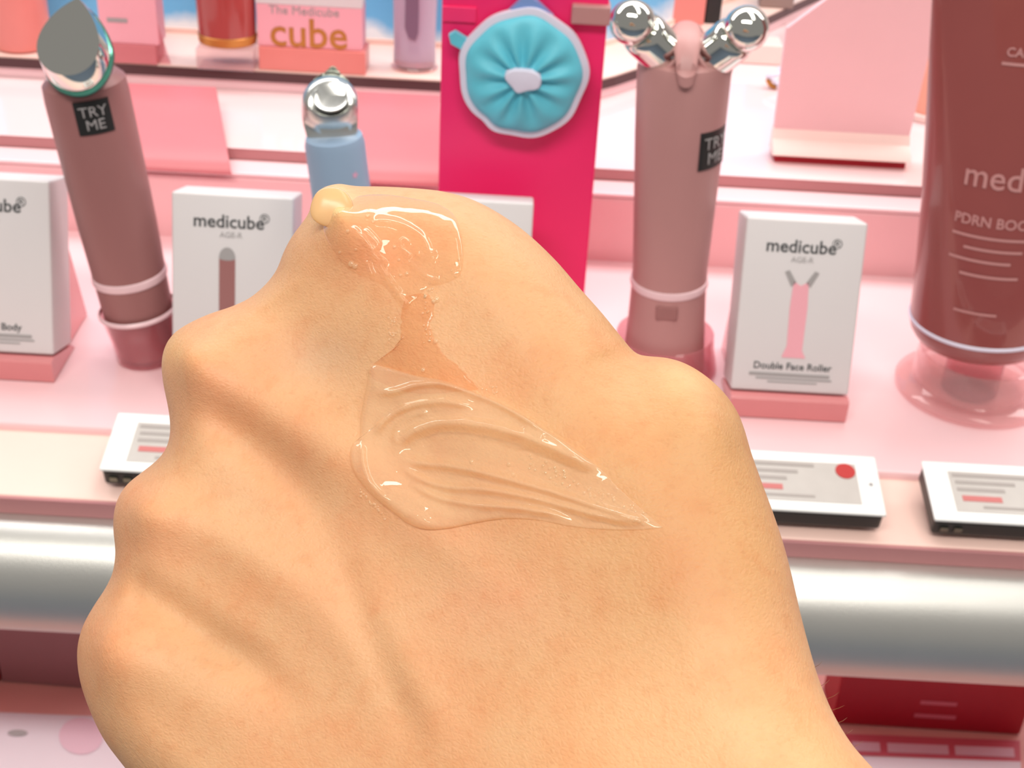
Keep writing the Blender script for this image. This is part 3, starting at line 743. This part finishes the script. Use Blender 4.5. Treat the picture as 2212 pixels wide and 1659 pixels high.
left = [(712, 400), (690, 410), (674, 432), (668, 458), (655, 478), (630, 512), (612, 546), (598, 582), (574, 614), (540, 643), (500, 662), (450, 679), (405, 700), (374, 722), (356, 750), (349, 785), (352, 825), (360, 865), (366, 900), (367, 938), (358, 970), (338, 995), (308, 1019), (276, 1045), (256, 1074), (246, 1108), (245, 1148), (249, 1190), (244, 1234), (228, 1270), (203, 1308), (180, 1350), (168, 1392), (167, 1432), (175, 1480), (196, 1540), (226, 1600), (270, 1659), (350, 1745), (470, 1830), (700, 1985), (1000, 2200), (1500, 2620), (2000, 3050), (2700, 3640), (3300, 4150)]
right = [(712, 400), (735, 397), (770, 402), (830, 403), (900, 407), (960, 414), (1020, 431), (1080, 462), (1140, 505), (1200, 562), (1252, 622), (1300, 676), (1340, 725), (1372, 762), (1398, 769), (1440, 773), (1480, 785), (1522, 810), (1562, 846), (1592, 888), (1609, 930), (1622, 975), (1645, 1040), (1671, 1110), (1694, 1180), (1712, 1250), (1728, 1320), (1746, 1390), (1770, 1470), (1802, 1545), (1840, 1607), (1885, 1659), (1970, 1730), (2120, 1850), (2330, 2020), (2600, 2260), (2850, 2480), (3300, 2860), (3900, 3360), (4400, 3760)]


def split(curve, n1, n2):
    k = [i for i, p in enumerate(curve) if p[1] == 1659][0]
    return np.vstack([crom(curve[:k + 1], n1)[:-1], crom(curve[k:], n2)])


NV, NU = 330, 170
Lc, Rc = split(left, 260, 110), split(right, 260, 110)
NVr = len(Lc)
OUT = np.vstack([Lc, Rc[::-1]])


def edist(px, py, o=None):
    o = OUT if o is None else o
    a = o; b_ = np.roll(o, -1, 0); ab = b_ - a; L2 = (ab ** 2).sum(1) + 1e-9
    shp = px.shape; p = np.stack([px.ravel(), py.ravel()], -1); best = np.full(len(p), 1e9)
    for s in range(0, len(p), 20000):
        q = p[s:s + 20000, None, :] - a[None]
        t = np.clip((q * ab).sum(2) / L2, 0, 1)
        best[s:s + 20000] = np.sqrt((((q - t[..., None] * ab)) ** 2).sum(2).min(1))
    return best.reshape(shp)


def ldist(px, py, line):
    """distance to an open polyline and the position 0..1 along it"""
    a = np.array(line[:-1], float); b_ = np.array(line[1:], float); ab = b_ - a; ln = np.hypot(*ab.T); cum = np.r_[0, np.cumsum(ln)]
    best = np.full(px.shape, 1e9); pos = np.zeros(px.shape)
    for i in range(len(a)):
        qx, qy = px - a[i, 0], py - a[i, 1]; t = np.clip((qx * ab[i, 0] + qy * ab[i, 1]) / (ln[i] ** 2 + 1e-9), 0, 1)
        d = np.hypot(qx - t * ab[i, 0], qy - t * ab[i, 1]); mk = d < best
        best = np.where(mk, d, best); pos = np.where(mk, (cum[i] + t * ln[i]) / cum[-1], pos)
    return best, pos


def smooth01(x): x = np.clip(x, 0, 1); return x * x * (3 - 2 * x)


def base_depth(px, py):
    s = ((px - 400) * .70 + (py - 900) * .71) / 1400
    return np.maximum(.112, .212 - .043 * s)


GA = lambda px, py, cx, cy, sx, sy=None, r=0.0: np.exp(-((((px - cx) * math.cos(r) + (py - cy) * math.sin(r)) / sx) ** 2 + ((-(px - cx) * math.sin(r) + (py - cy) * math.cos(r)) / (sy or sx)) ** 2))
RIDGE = [  # polyline, width px, height m, fade-in, fade-out
    ([(735, 455), (800, 560), (900, 760), (1080, 1050), (1300, 1350)], 95, .0012, 0, .6),
    ([(395, 780), (520, 850), (700, 960), (900, 1120), (1250, 1430)], 60, .0015, 0, .7),
    ([(300, 1110), (430, 1140), (600, 1240), (760, 1400), (960, 1659)], 62, .0015, 0, .8),
    ([(225, 1410), (340, 1450), (480, 1540), (640, 1680)], 85, .0016, 0, .7),
    ([(690, 1180), (790, 1330), (900, 1500), (1010, 1700)], 60, .0008, .3, .4),
]
VALLEY = [
    ([(415, 860), (500, 925), (590, 1000), (670, 1080), (760, 1240)], 46, -.0021, .2, .6),
    ([(262, 1245), (350, 1305), (450, 1372), (550, 1440), (700, 1570)], 38, -.0021, .10, .6),
    ([(590, 640), (640, 720), (710, 800), (800, 880)], 75, -.0014, .1, .5),
    ([(730, 1130), (760, 1280), (830, 1440), (930, 1660)], 38, -.0010, .3, .3),
    ([(1345, 735), (1400, 850), (1440, 980), (1450, 1120)], 80, -.0014, .05, .6),
]


def relief(px, py):
    h = np.zeros(px.shape)
    for ln, s, a, f0, f1 in RIDGE + VALLEY:
        d, t = ldist(px, py, crom(ln, 24).tolist())
        fade = smooth01((t + .02) / (f0 + .02)) * (1 - smooth01((t - (1 - f1)) / f1))
        h += a * np.exp(-(d / s) ** 2) * fade
    h += .0030 * GA(px, py, 750, 490, 75) + .0016 * GA(px, py, 712, 445, 34) + .0020 * GA(px, py, 425, 785, 70) + .0016 * GA(px, py, 330, 1110, 75) + .0018 * GA(px, py, 262, 1410, 85)
    h += .0010 * GA(px, py, 1530, 900, 90, 130) + .0020 * GA(px, py, 1000, 620, 230, 200) + .0014 * GA(px, py, 1200, 1050, 260)
    return h


def profile(px, py, e, T):
    wd = 105 + 175 * smooth01((px - 650) / 800) + 70 * smooth01((py - 1450) / 600)
    t = np.clip(e / wd, 0, 1)
    return T * np.sqrt(np.clip(1 - (1 - t) ** 2.2, 0, 1))


def front_depth(px, py, e):
    T = .0105 + .004 * smooth01((px - 600) / 900)
    return base_depth(px, py) - profile(px, py, e, T) - relief(px, py) * smooth01(e / 60)


u = .5 - .5 * np.cos(np.linspace(0, math.pi, NU))
PX = Lc[:, None, 0] * (1 - u) + Rc[:, None, 0] * u; PY = Lc[:, None, 1] * (1 - u) + Rc[:, None, 1] * u
E = edist(PX, PY)
E[:, 0] = 0; E[:, -1] = 0; E[0] = 0; E[-1] = 0
Fv = to3(PX, PY, front_depth(PX, PY, E))
Bd = base_depth(PX, PY) + profile(PX, PY, E, .015 + .010 * smooth01((PX - 500) / 900))
Bv = to3(PX, PY, Bd)
mb = MB(); vs = np.concatenate([Fv.reshape(-1, 3), Bv.reshape(-1, 3)]); n0 = NVr * NU
idx = np.arange(n0).reshape(NVr, NU); a, b_, c_, d_ = idx[:-1, :-1], idx[:-1, 1:], idx[1:, 1:], idx[1:, :-1]
fr_ = np.stack([a, d_, c_, b_], -1).reshape(-1, 4); fb_ = np.stack([a, b_, c_, d_], -1).reshape(-1, 4) + n0
faces = fr_.tolist() + fb_.tolist()
hm = bpy.data.meshes.new('hand'); hm.from_pydata(vs.tolist(), [], faces)
bm = bmesh.new(); bm.from_mesh(hm); bmesh.ops.remove_doubles(bm, verts=bm.verts[:], dist=1e-6); bmesh.ops.recalc_face_normals(bm, faces=bm.faces[:])


def chain(pts_, rad, n=20):
    """tapered finger through (px, py, depth) joints, closed with rounded ends"""
    P = [np.array(to3(np.array(float(x)), np.array(float(y)), np.array(float(d)))) for x, y, d in pts_]
    Q = np.array(P); m_ = 14; out = []; rr_ = []
    A = np.vstack([2 * Q[0] - Q[1], Q, 2 * Q[-1] - Q[-2]])
    for i in range(1, len(A) - 2):
        for t in np.linspace(0, 1, m_, endpoint=False):
            out.append(.5 * (2 * A[i] + (A[i + 1] - A[i - 1]) * t + (2 * A[i - 1] - 5 * A[i] + 4 * A[i + 1] - A[i + 2]) * t ** 2 + (3 * A[i] - A[i - 1] - 3 * A[i + 1] + A[i + 2]) * t ** 3))
            rr_.append(rad[i - 1] + (rad[i] - rad[i - 1]) * t)
    out.append(A[-2]); rr_.append(rad[-1])
    tip = (out[-1] - out[-3]); tip /= np.linalg.norm(tip)
    r0 = rr_[-1]
    for k_ in range(1, 7):
        out.append(A[-2] + tip * r0 * .9 * math.sin(k_ * math.pi / 13)); rr_.append(r0 * math.cos(k_ * math.pi / 13))
    m__ = MB(); m__.tube([Vector(o) for o in out], rr_, n); return m__


FING = [
    ([(800, 530, .217), (830, 560, .230), (880, 600, .247), (1010, 690, .254), (1130, 770, .244), (1130, 790, .228)], [.0095, .0098, .0102, .0090, .0082, .0074]),
    ([(495, 815, .217), (530, 840, .234), (590, 880, .256), (740, 980, .262), (880, 1060, .250), (900, 1070, .232)], [.0088, .0096, .0102, .0090, .0082, .0074]),
    ([(390, 1115, .212), (430, 1120, .228), (490, 1140, .250), (640, 1220, .256), (770, 1300, .244), (790, 1310, .228)], [.0085, .0090, .0096, .0086, .0078, .0070]),
    ([(320, 1410, .208), (360, 1400, .222), (420, 1410, .238), (560, 1470, .244), (680, 1520, .232), (700, 1530, .218)], [.0080, .0082, .0086, .0076, .0068, .0062]),
    ([(1400, 1000, .206), (1400, 980, .222), (1330, 900, .248), (1150, 860, .268), (990, 900, .272)], [.0150, .0140, .0112, .0102, .0088]),
]
for pts_, rad in FING:
    c = chain(pts_, rad); k_ = len(bm.verts)
    vv = [bm.verts.new(v) for v in c.v]
    for f_ in c.f: bm.faces.new([vv[i] for i in f_])
bm.to_mesh(hm); bm.free()
ho = bpy.data.objects.new('hand_tmp', hm); C.objects.link(ho)
rm = ho.modifiers.new('r', 'REMESH'); rm.mode = 'VOXEL'; rm.voxel_size = .00055
sm = ho.modifiers.new('s', 'SMOOTH'); sm.iterations = 3; sm.factor = .5
me = bpy.data.meshes.new_from_object(ho.evaluated_get(bpy.context.evaluated_depsgraph_get()))
C.objects.unlink(ho); bpy.data.objects.remove(ho); me.name = 'hand'
hand = bpy.data.objects.new('hand', me); C.objects.link(hand); me.shade_smooth()
hand['label'] = 'right hand in a loose fist, back towards the camera, clear gel smeared on it'; hand['category'] = 'hand'

# skin tones: ruddy joints, pale bone, veins; valley shade and light balance painted in
co = np.empty(len(me.vertices) * 3, np.float32); me.vertices.foreach_get('co', co); co = co.reshape(-1, 3).astype(float)
vx, vy, vd = topx(co)
S = lambda *c: np.array(lin(c)[:3])
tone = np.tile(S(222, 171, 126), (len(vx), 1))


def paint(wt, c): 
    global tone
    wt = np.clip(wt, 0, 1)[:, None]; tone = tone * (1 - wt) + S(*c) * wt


paint(.7 * smooth01((vx - 900) / 600) * (1 - .4 * smooth01((vy - 1100) / 500)), (206, 155, 102))  # thumb web painted darker to offset the light from above
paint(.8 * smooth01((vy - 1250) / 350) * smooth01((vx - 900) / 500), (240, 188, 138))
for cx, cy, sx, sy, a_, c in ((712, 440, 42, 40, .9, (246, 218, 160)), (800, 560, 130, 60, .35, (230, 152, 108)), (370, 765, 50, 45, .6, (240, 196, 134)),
        (450, 850, 110, 90, .5, (234, 164, 124)), (300, 1080, 80, 60, .5, (238, 166, 120)), (340, 1180, 110, 70, .45, (240, 170, 128)), (235, 1400, 80, 90, .55, (236, 158, 112)),  # ruddy joints; ring side painted brighter to offset its shade
        (330, 1560, 120, 70, .3, (234, 168, 120)), (690, 770, 90, 60, .55, (206, 168, 136)), (640, 1000, 60, 90, .45, (212, 160, 122)), (480, 1400, 110, 50, .5, (206, 160, 118)),  # vein tone, then brown shade painted along the tendon valleys
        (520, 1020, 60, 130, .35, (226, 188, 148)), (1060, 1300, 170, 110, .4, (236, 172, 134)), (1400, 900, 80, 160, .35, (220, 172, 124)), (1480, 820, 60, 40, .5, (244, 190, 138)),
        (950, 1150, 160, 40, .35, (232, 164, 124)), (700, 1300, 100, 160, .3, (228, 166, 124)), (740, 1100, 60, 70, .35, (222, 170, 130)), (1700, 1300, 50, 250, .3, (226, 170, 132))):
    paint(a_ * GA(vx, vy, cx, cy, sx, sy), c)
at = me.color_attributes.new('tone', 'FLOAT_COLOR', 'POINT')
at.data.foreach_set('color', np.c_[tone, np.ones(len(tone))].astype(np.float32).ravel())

sk = bpy.data.materials.new('skin'); sk.use_nodes = True; nt = sk.node_tree; b = nt.nodes['Principled BSDF']
N = nt.nodes.new; LK = nt.links.new
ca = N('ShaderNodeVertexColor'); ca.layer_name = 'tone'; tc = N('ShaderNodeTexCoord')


def noise(scale, detail=3, vec=None, rough=.5):
    n = N('ShaderNodeTexNoise'); n.inputs['Scale'].default_value = scale; n.inputs['Detail'].default_value = detail; n.inputs['Roughness'].default_value = rough
    LK(vec or tc.outputs['Object'], n.inputs['Vector']); return n


def mulcol(col, fac, c, lo, hi):
    rp = N('ShaderNodeMapRange'); rp.inputs[1].default_value = lo; rp.inputs[2].default_value = hi; LK(fac, rp.inputs[0])
    mx = N('ShaderNodeMix'); mx.data_type = 'RGBA'; mx.blend_type = 'MULTIPLY'; LK(rp.outputs[0], mx.inputs[0]); LK(col, mx.inputs[6]); mx.inputs[7].default_value = c + (1,); return mx.outputs[2]


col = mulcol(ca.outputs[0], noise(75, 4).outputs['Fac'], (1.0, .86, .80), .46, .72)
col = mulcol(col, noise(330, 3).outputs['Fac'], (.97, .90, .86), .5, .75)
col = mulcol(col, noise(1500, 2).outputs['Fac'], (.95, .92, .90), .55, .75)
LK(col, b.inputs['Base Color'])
b.inputs['Roughness'].default_value = .52; b.inputs['Specular IOR Level'].default_value = .38
b.inputs['Subsurface Weight'].default_value = .25; b.inputs['Subsurface Radius'].default_value = (1, .42, .22); b.inputs['Subsurface Scale'].default_value = .003
mp = N('ShaderNodeMapping'); mp.inputs['Rotation'].default_value = (0, math.radians(38), 0); mp.inputs['Scale'].default_value = (1.0, 1.0, 1.9); LK(tc.outputs['Object'], mp.inputs[0])
mp2 = N('ShaderNodeMapping'); mp2.inputs['Rotation'].default_value = (0, math.radians(-40), 0); mp2.inputs['Scale'].default_value = (1.0, 1.0, 1.6); LK(tc.outputs['Object'], mp2.inputs[0])
n1 = noise(880, 3, mp.outputs[0], .6); n2 = noise(760, 2, mp2.outputs[0]); vo = N('ShaderNodeTexVoronoi'); vo.feature = 'DISTANCE_TO_EDGE'; vo.inputs['Scale'].default_value = 1250; LK(mp.outputs[0], vo.inputs['Vector'])
a1 = N('ShaderNodeMath'); a1.operation = 'ADD'; LK(n1.outputs['Fac'], a1.inputs[0]); LK(n2.outputs['Fac'], a1.inputs[1])
a2 = N('ShaderNodeMath'); a2.operation = 'MULTIPLY_ADD'; LK(vo.outputs['Distance'], a2.inputs[0]); a2.inputs[1].default_value = 1.1; LK(a1.outputs[0], a2.inputs[2])
bp_ = N('ShaderNodeBump'); bp_.inputs['Strength'].default_value = .30; bp_.inputs['Distance'].default_value = .00022; LK(a2.outputs[0], bp_.inputs['Height']); LK(bp_.outputs[0], b.inputs['Normal'])
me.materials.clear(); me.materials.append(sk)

# fine hairs along the wrist edge
mh = MB()
for (x, y, dx, dy) in ((1788, 1508, 26, -14), (1800, 1532, 24, -8), (1776, 1480, 16, -12), (1812, 1560, 18, -10), (1826, 1585, 16, -9), (1846, 1612, 18, -12), (1762, 1440, 14, -12)):
    d0 = float(base_depth(np.array(float(x)), np.array(float(y))))
    mh.tube([P3(x - 8, y + 4, d0 - .0003), P3(x + dx * .5, y + dy * .3, d0 - .001), P3(x + dx, y + dy, d0 - .001)], [.00003, .000025, .00001], 5)
mh.build('fine_hair', mat('hair', (130, 90, 62), .5), hand, kind='stuff')
PINV[hand.name] = Matrix()

# ------------------------------------------------------------------ gel
gel_m = clear('clear_gel', (255, 250, 242), .03, .23, (255, 234, 196), 1.45)
gel1_m = clear('clear_gel_thin', (255, 251, 246), .035, .05, (255, 222, 180), 1.40)
film_m = clear('thin_wet_film', (254, 243, 234), .12, .02, (255, 220, 190), 1.38)
bead_m = clear('cloudy_gel', (255, 244, 214), .22, .62, (246, 206, 156), 1.33)


def skin_surf(px, py): return front_depth(px, py, edist(px, py))


def gel(name, A, B, label, base, ridges, m, nv=170, nu=110, soft=9.0, wob=.00012, seed=0):
    a = crom(A, nv); b2 = crom(B, nv); uu = np.linspace(0, 1, nu)
    if name == 'gel_film':
        for c_, sd_ in ((a, 0), (b2, 50)):
            for i_ in range(3, nv - 3):
                c_[i_, 0] += 5 * mnoise.noise(Vector((c_[i_, 0] / 13, c_[i_, 1] / 13, sd_))) + 2 * mnoise.noise(Vector((c_[i_, 1] / 5, sd_, 0)))
    X = a[:, None, 0] * (1 - uu) + b2[:, None, 0] * uu; Y = a[:, None, 1] * (1 - uu) + b2[:, None, 1] * uu
    o = np.vstack([a, b2[::-1]]); e = edist(X, Y, o)
    T = base(X, Y)
    for ln, s, amp, in ridges:
        d, t = ldist(X, Y, crom(ln, 40).tolist()); T = T + amp * np.exp(-(d / s) ** 2) * smooth01(t / .12) * (1 - smooth01((t - .85) / .15))
    w_ = np.array([[mnoise.noise(Vector((x / 34 + seed, y / 20, 0))) for x, y in zip(r1, r2)] for r1, r2 in zip(X, Y)])
    T = np.maximum(T + wob * w_, .00004) * np.sqrt(np.clip(1 - (1 - np.clip(e / soft, 0, 1)) ** 2, 0, 1))
    sd = skin_surf(X, Y)
    T = T * 1.15
    top = to3(X, Y, sd - T - .00002); bot = to3(X, Y, sd + .0005)
    n = nv * nu; ix = np.arange(n).reshape(nv, nu); q1, q2, q3, q4 = ix[:-1, :-1], ix[:-1, 1:], ix[1:, 1:], ix[1:, :-1]
    fs = np.stack([q1, q4, q3, q2], -1).reshape(-1, 4).tolist() + (np.stack([q1, q2, q3, q4], -1).reshape(-1, 4) + n).tolist()
    ring = list(ix[0]) + list(ix[1:, -1]) + list(ix[-1, -2::-1]) + list(ix[-2:0:-1, 0])
    for i in range(len(ring)):
        j = ring[(i + 1) % len(ring)]; fs.append((ring[i], j, j + n, ring[i] + n))
    g = bpy.data.meshes.new(name); g.from_pydata(np.concatenate([top.reshape(-1, 3), bot.reshape(-1, 3)]).tolist(), [], fs)
    bm = bmesh.new(); bm.from_mesh(g); bmesh.ops.remove_doubles(bm, verts=bm.verts[:], dist=1e-7); bmesh.ops.recalc_face_normals(bm, faces=bm.faces[:]); bm.to_mesh(g); bm.free()
    g.materials.append(m); g.shade_smooth(); ob = bpy.data.objects.new(name, g); C.objects.link(ob)
    ob['label'] = label; ob['category'] = 'gel'; PINV[ob.name] = Matrix()
    return ob


def beads(spots, parent, m):
    mbd = MB()
    for x, y, r in spots:
        sd = float(skin_surf(np.array([[float(x)]]), np.array([[float(y)]]))[0, 0]); k_ = sd / F
        rg = [[P3(x + r * math.cos(q) * math.cos(p_), y + r * math.sin(q) * math.cos(p_), sd - .7 * r * k_ * math.sin(p_) + .0001 * (1 if p_ == 0 else 0)) for q in [2 * math.pi * i / 10 for i in range(10)]] for p_ in (0, .4, .8, 1.2, 1.5)]
        mbd.loft(rg)
    return mbd.build('droplets', m, parent, smooth=True, kind='stuff')


rnd = random.Random(3)
# big swirl
up = [(812, 787), (850, 797), (900, 811), (960, 822), (1020, 844), (1080, 869), (1130, 895), (1180, 928), (1230, 960), (1270, 989), (1300, 1015), (1330, 1048), (1380, 1095), (1432, 1140)]
lo = [(812, 787), (798, 792), (794, 820), (786, 860), (778, 905), (776, 945), (762, 958), (755, 985), (764, 1020), (790, 1056), (820, 1084), (850, 1107), (880, 1130), (918, 1143), (970, 1141), (1030, 1129), (1090, 1121), (1160, 1124), (1230, 1137), (1300, 1144), (1370, 1145), (1432, 1140)]
g2 = gel('gel_swirl', up, lo, 'large fan-shaped clear gel smear in the middle of the back of the hand',
    lambda X, Y: (.0003 + .95 * .0011 * smooth01((1000 - X) / 230) * smooth01((Y - 785) / 60) + .0006 * smooth01((Y - 1050) / 60) * smooth01((1250 - X) / 300)
        + .0005 * smooth01((985 - Y + (X - 1100) * .35) / 60) - .0009 * GA(X, Y, 1060, 985, 190, 24, .16) - .0003 * GA(X, Y, 1240, 1060, 120, 22, .5)) * np.clip(ldist(X, Y, [(1302, 1040), (1420, 1128)])[0] / 40, .05, 1),
    [([(815, 792), (870, 803), (960, 826), (1080, 872), (1190, 938), (1296, 1014)], 9, .0010),
     ([(800, 850), (850, 846), (900, 832), (960, 830), (1040, 850), (1120, 892), (1200, 950)], 8, .0009),
     ([(816, 945), (822, 918), (850, 893), (900, 874), (960, 868), (1030, 880)], 9, .0009),
     ([(848, 962), (860, 925), (890, 900), (930, 888)], 7, .0006),
     ([(840, 985), (880, 940), (930, 918), (1000, 914), (1090, 930), (1180, 962), (1245, 994), (1300, 1022)], 14, .0015),
     ([(850, 990), (900, 1000), (990, 1010), (1090, 1034), (1190, 1062), (1290, 1095), (1420, 1136)], 10, .0012),
     ([(860, 1000), (900, 1030), (960, 1052), (1050, 1058), (1150, 1076), (1270, 1108), (1400, 1140)], 9, .0009),
     ([(880, 1040), (940, 1072), (1020, 1090), (1120, 1098), (1230, 1116)], 8, .0007),
     ([(782, 955), (784, 1000), (800, 1045), (840, 1085)], 7, .0006),
     ([(1130, 920), (1160, 936), (1176, 944)], 7, .0005)], gel_m, soft=20, wob=.00020)
sp = []
for _ in range(70):
    x = rnd.uniform(1140, 1400); y = 995 + (x - 1140) * .48 + rnd.uniform(-16, 22); sp.append((x, y, rnd.uniform(2.2, 5)))
for x, y in ((1020, 998), (1100, 1004), (1110, 1026), (915, 800)): sp.append((x, y, 6))
for _ in range(22):
    tt_ = rnd.random(); sp.append((776 + tt_ * 60 + rnd.uniform(-4, 4), 1060 + tt_ * 62 + rnd.uniform(-5, 5), rnd.uniform(2, 4)))
for _ in range(14): sp.append((1035 + rnd.random() * 40, 835 + rnd.random() * 22, rnd.uniform(2, 3.5)))
beads(sp, g2, gel_m)
# upper smear on the index knuckle
upA = [(752, 445), (775, 424), (830, 420), (890, 428), (945, 440), (982, 465), (997, 510), (1001, 560), (992, 596), (960, 612), (925, 622), (895, 650), (876, 668)]
loA = [(752, 445), (728, 462), (700, 486), (705, 515), (728, 552), (752, 580), (790, 600), (820, 612), (842, 632), (858, 655), (868, 668), (876, 668)]
g1 = gel('gel_smear', upA, loA, 'clear wrinkled gel dab just behind the index knuckle',
    lambda X, Y: .0002 + .0007 * GA(X, Y, 930, 500, 70, 60) + .0003 * GA(X, Y, 960, 570, 40) - .0004 * GA(X, Y, 860, 540, 60, 40),
    [([(752, 482), (790, 520), (808, 548), (828, 586), (850, 618), (876, 640)], 7, .0009),
     ([(782, 492), (815, 526), (805, 540), (806, 552), (830, 566), (838, 578)], 6, .0007),
     ([(800, 478), (830, 476), (862, 482), (900, 502), (918, 526), (926, 544), (952, 548)], 9, .0011),
     ([(885, 530), (874, 517), (865, 524), (868, 538), (884, 552), (872, 556)], 5, .0007),
     ([(878, 560), (892, 574), (918, 596), (948, 608)], 7, .0007), ([(900, 548), (924, 558), (942, 562)], 6, .0005),
     ([(848, 634), (868, 646), (878, 662), (868, 670)], 5, .0006), ([(795, 565), (800, 585), (808, 596)], 5, .0005),
     ([(760, 440), (850, 446), (920, 462), (965, 490), (985, 540), (980, 590)], 22, .0004)], gel1_m, soft=14, wob=.00016, seed=5)
sp = [(794, 468, 6), (796, 456, 5), (806, 480, 5), (760, 570, 8), (768, 575, 7), (852, 534, 5), (862, 562, 4), (735, 545, 4), (769, 539, 4), (706, 462, 4), (752, 500, 5), (944, 648, 8), (938, 652, 6), (920, 640, 5), (942, 738, 6), (866, 595, 5), (880, 592, 6)]
for _ in range(34): sp.append((922 + rnd.uniform(-10, 14), 612 + rnd.random() * 130, rnd.uniform(2, 4)))
for _ in range(20): sp.append((846 + rnd.uniform(-8, 10), 680 + rnd.random() * 60, rnd.uniform(2, 4)))
for _ in range(14): sp.append((985 + rnd.uniform(-10, 12), 560 + rnd.random() * 50, rnd.uniform(2, 3.5)))
beads(sp, g1, gel_m)
# pale bead on the knuckle
mbe = MB(); d0 = float(skin_surf(np.array([[718.]]), np.array([[448.]]))[0, 0]); rings_ = []
for q in range(1, 16):
    f_ = math.pi * q / 16
    rings_.append([P3(717 + 47 * math.sin(f_) * math.cos(a_) * (1 + .05 * math.sin(3 * a_)), 448 + 46 * math.sin(f_) * math.sin(a_) * (1 + .06 * math.sin(2 * a_ + 1)), d0 + .0005 - .0004 * math.sin(a_) * math.sin(f_) + .0011 * math.cos(f_)) for a_ in [2 * math.pi * w_ / 40 for w_ in range(40)]])
o_ = mbe.loft(rings_).build('gel_bead', bead_m, smooth=True, angle=180)
o_['label'] = 'cloudy pale bead of gel sitting on the index knuckle'; o_['category'] = 'gel'
# thin wet film joining the two
gel('gel_film', [(876, 640), (905, 634), (930, 640), (938, 672), (930, 700), (940, 735), (962, 768), (1000, 800), (1035, 842)], [(876, 640), (868, 668), (866, 700), (862, 735), (846, 760), (818, 778), (800, 800), (812, 822), (900, 850), (1035, 842)],
    'thin wet film running between the knuckle dab and the large smear', lambda X, Y: .00012 + 0 * X, [], film_m, 90, 50, soft=8, wob=.0001, seed=2)
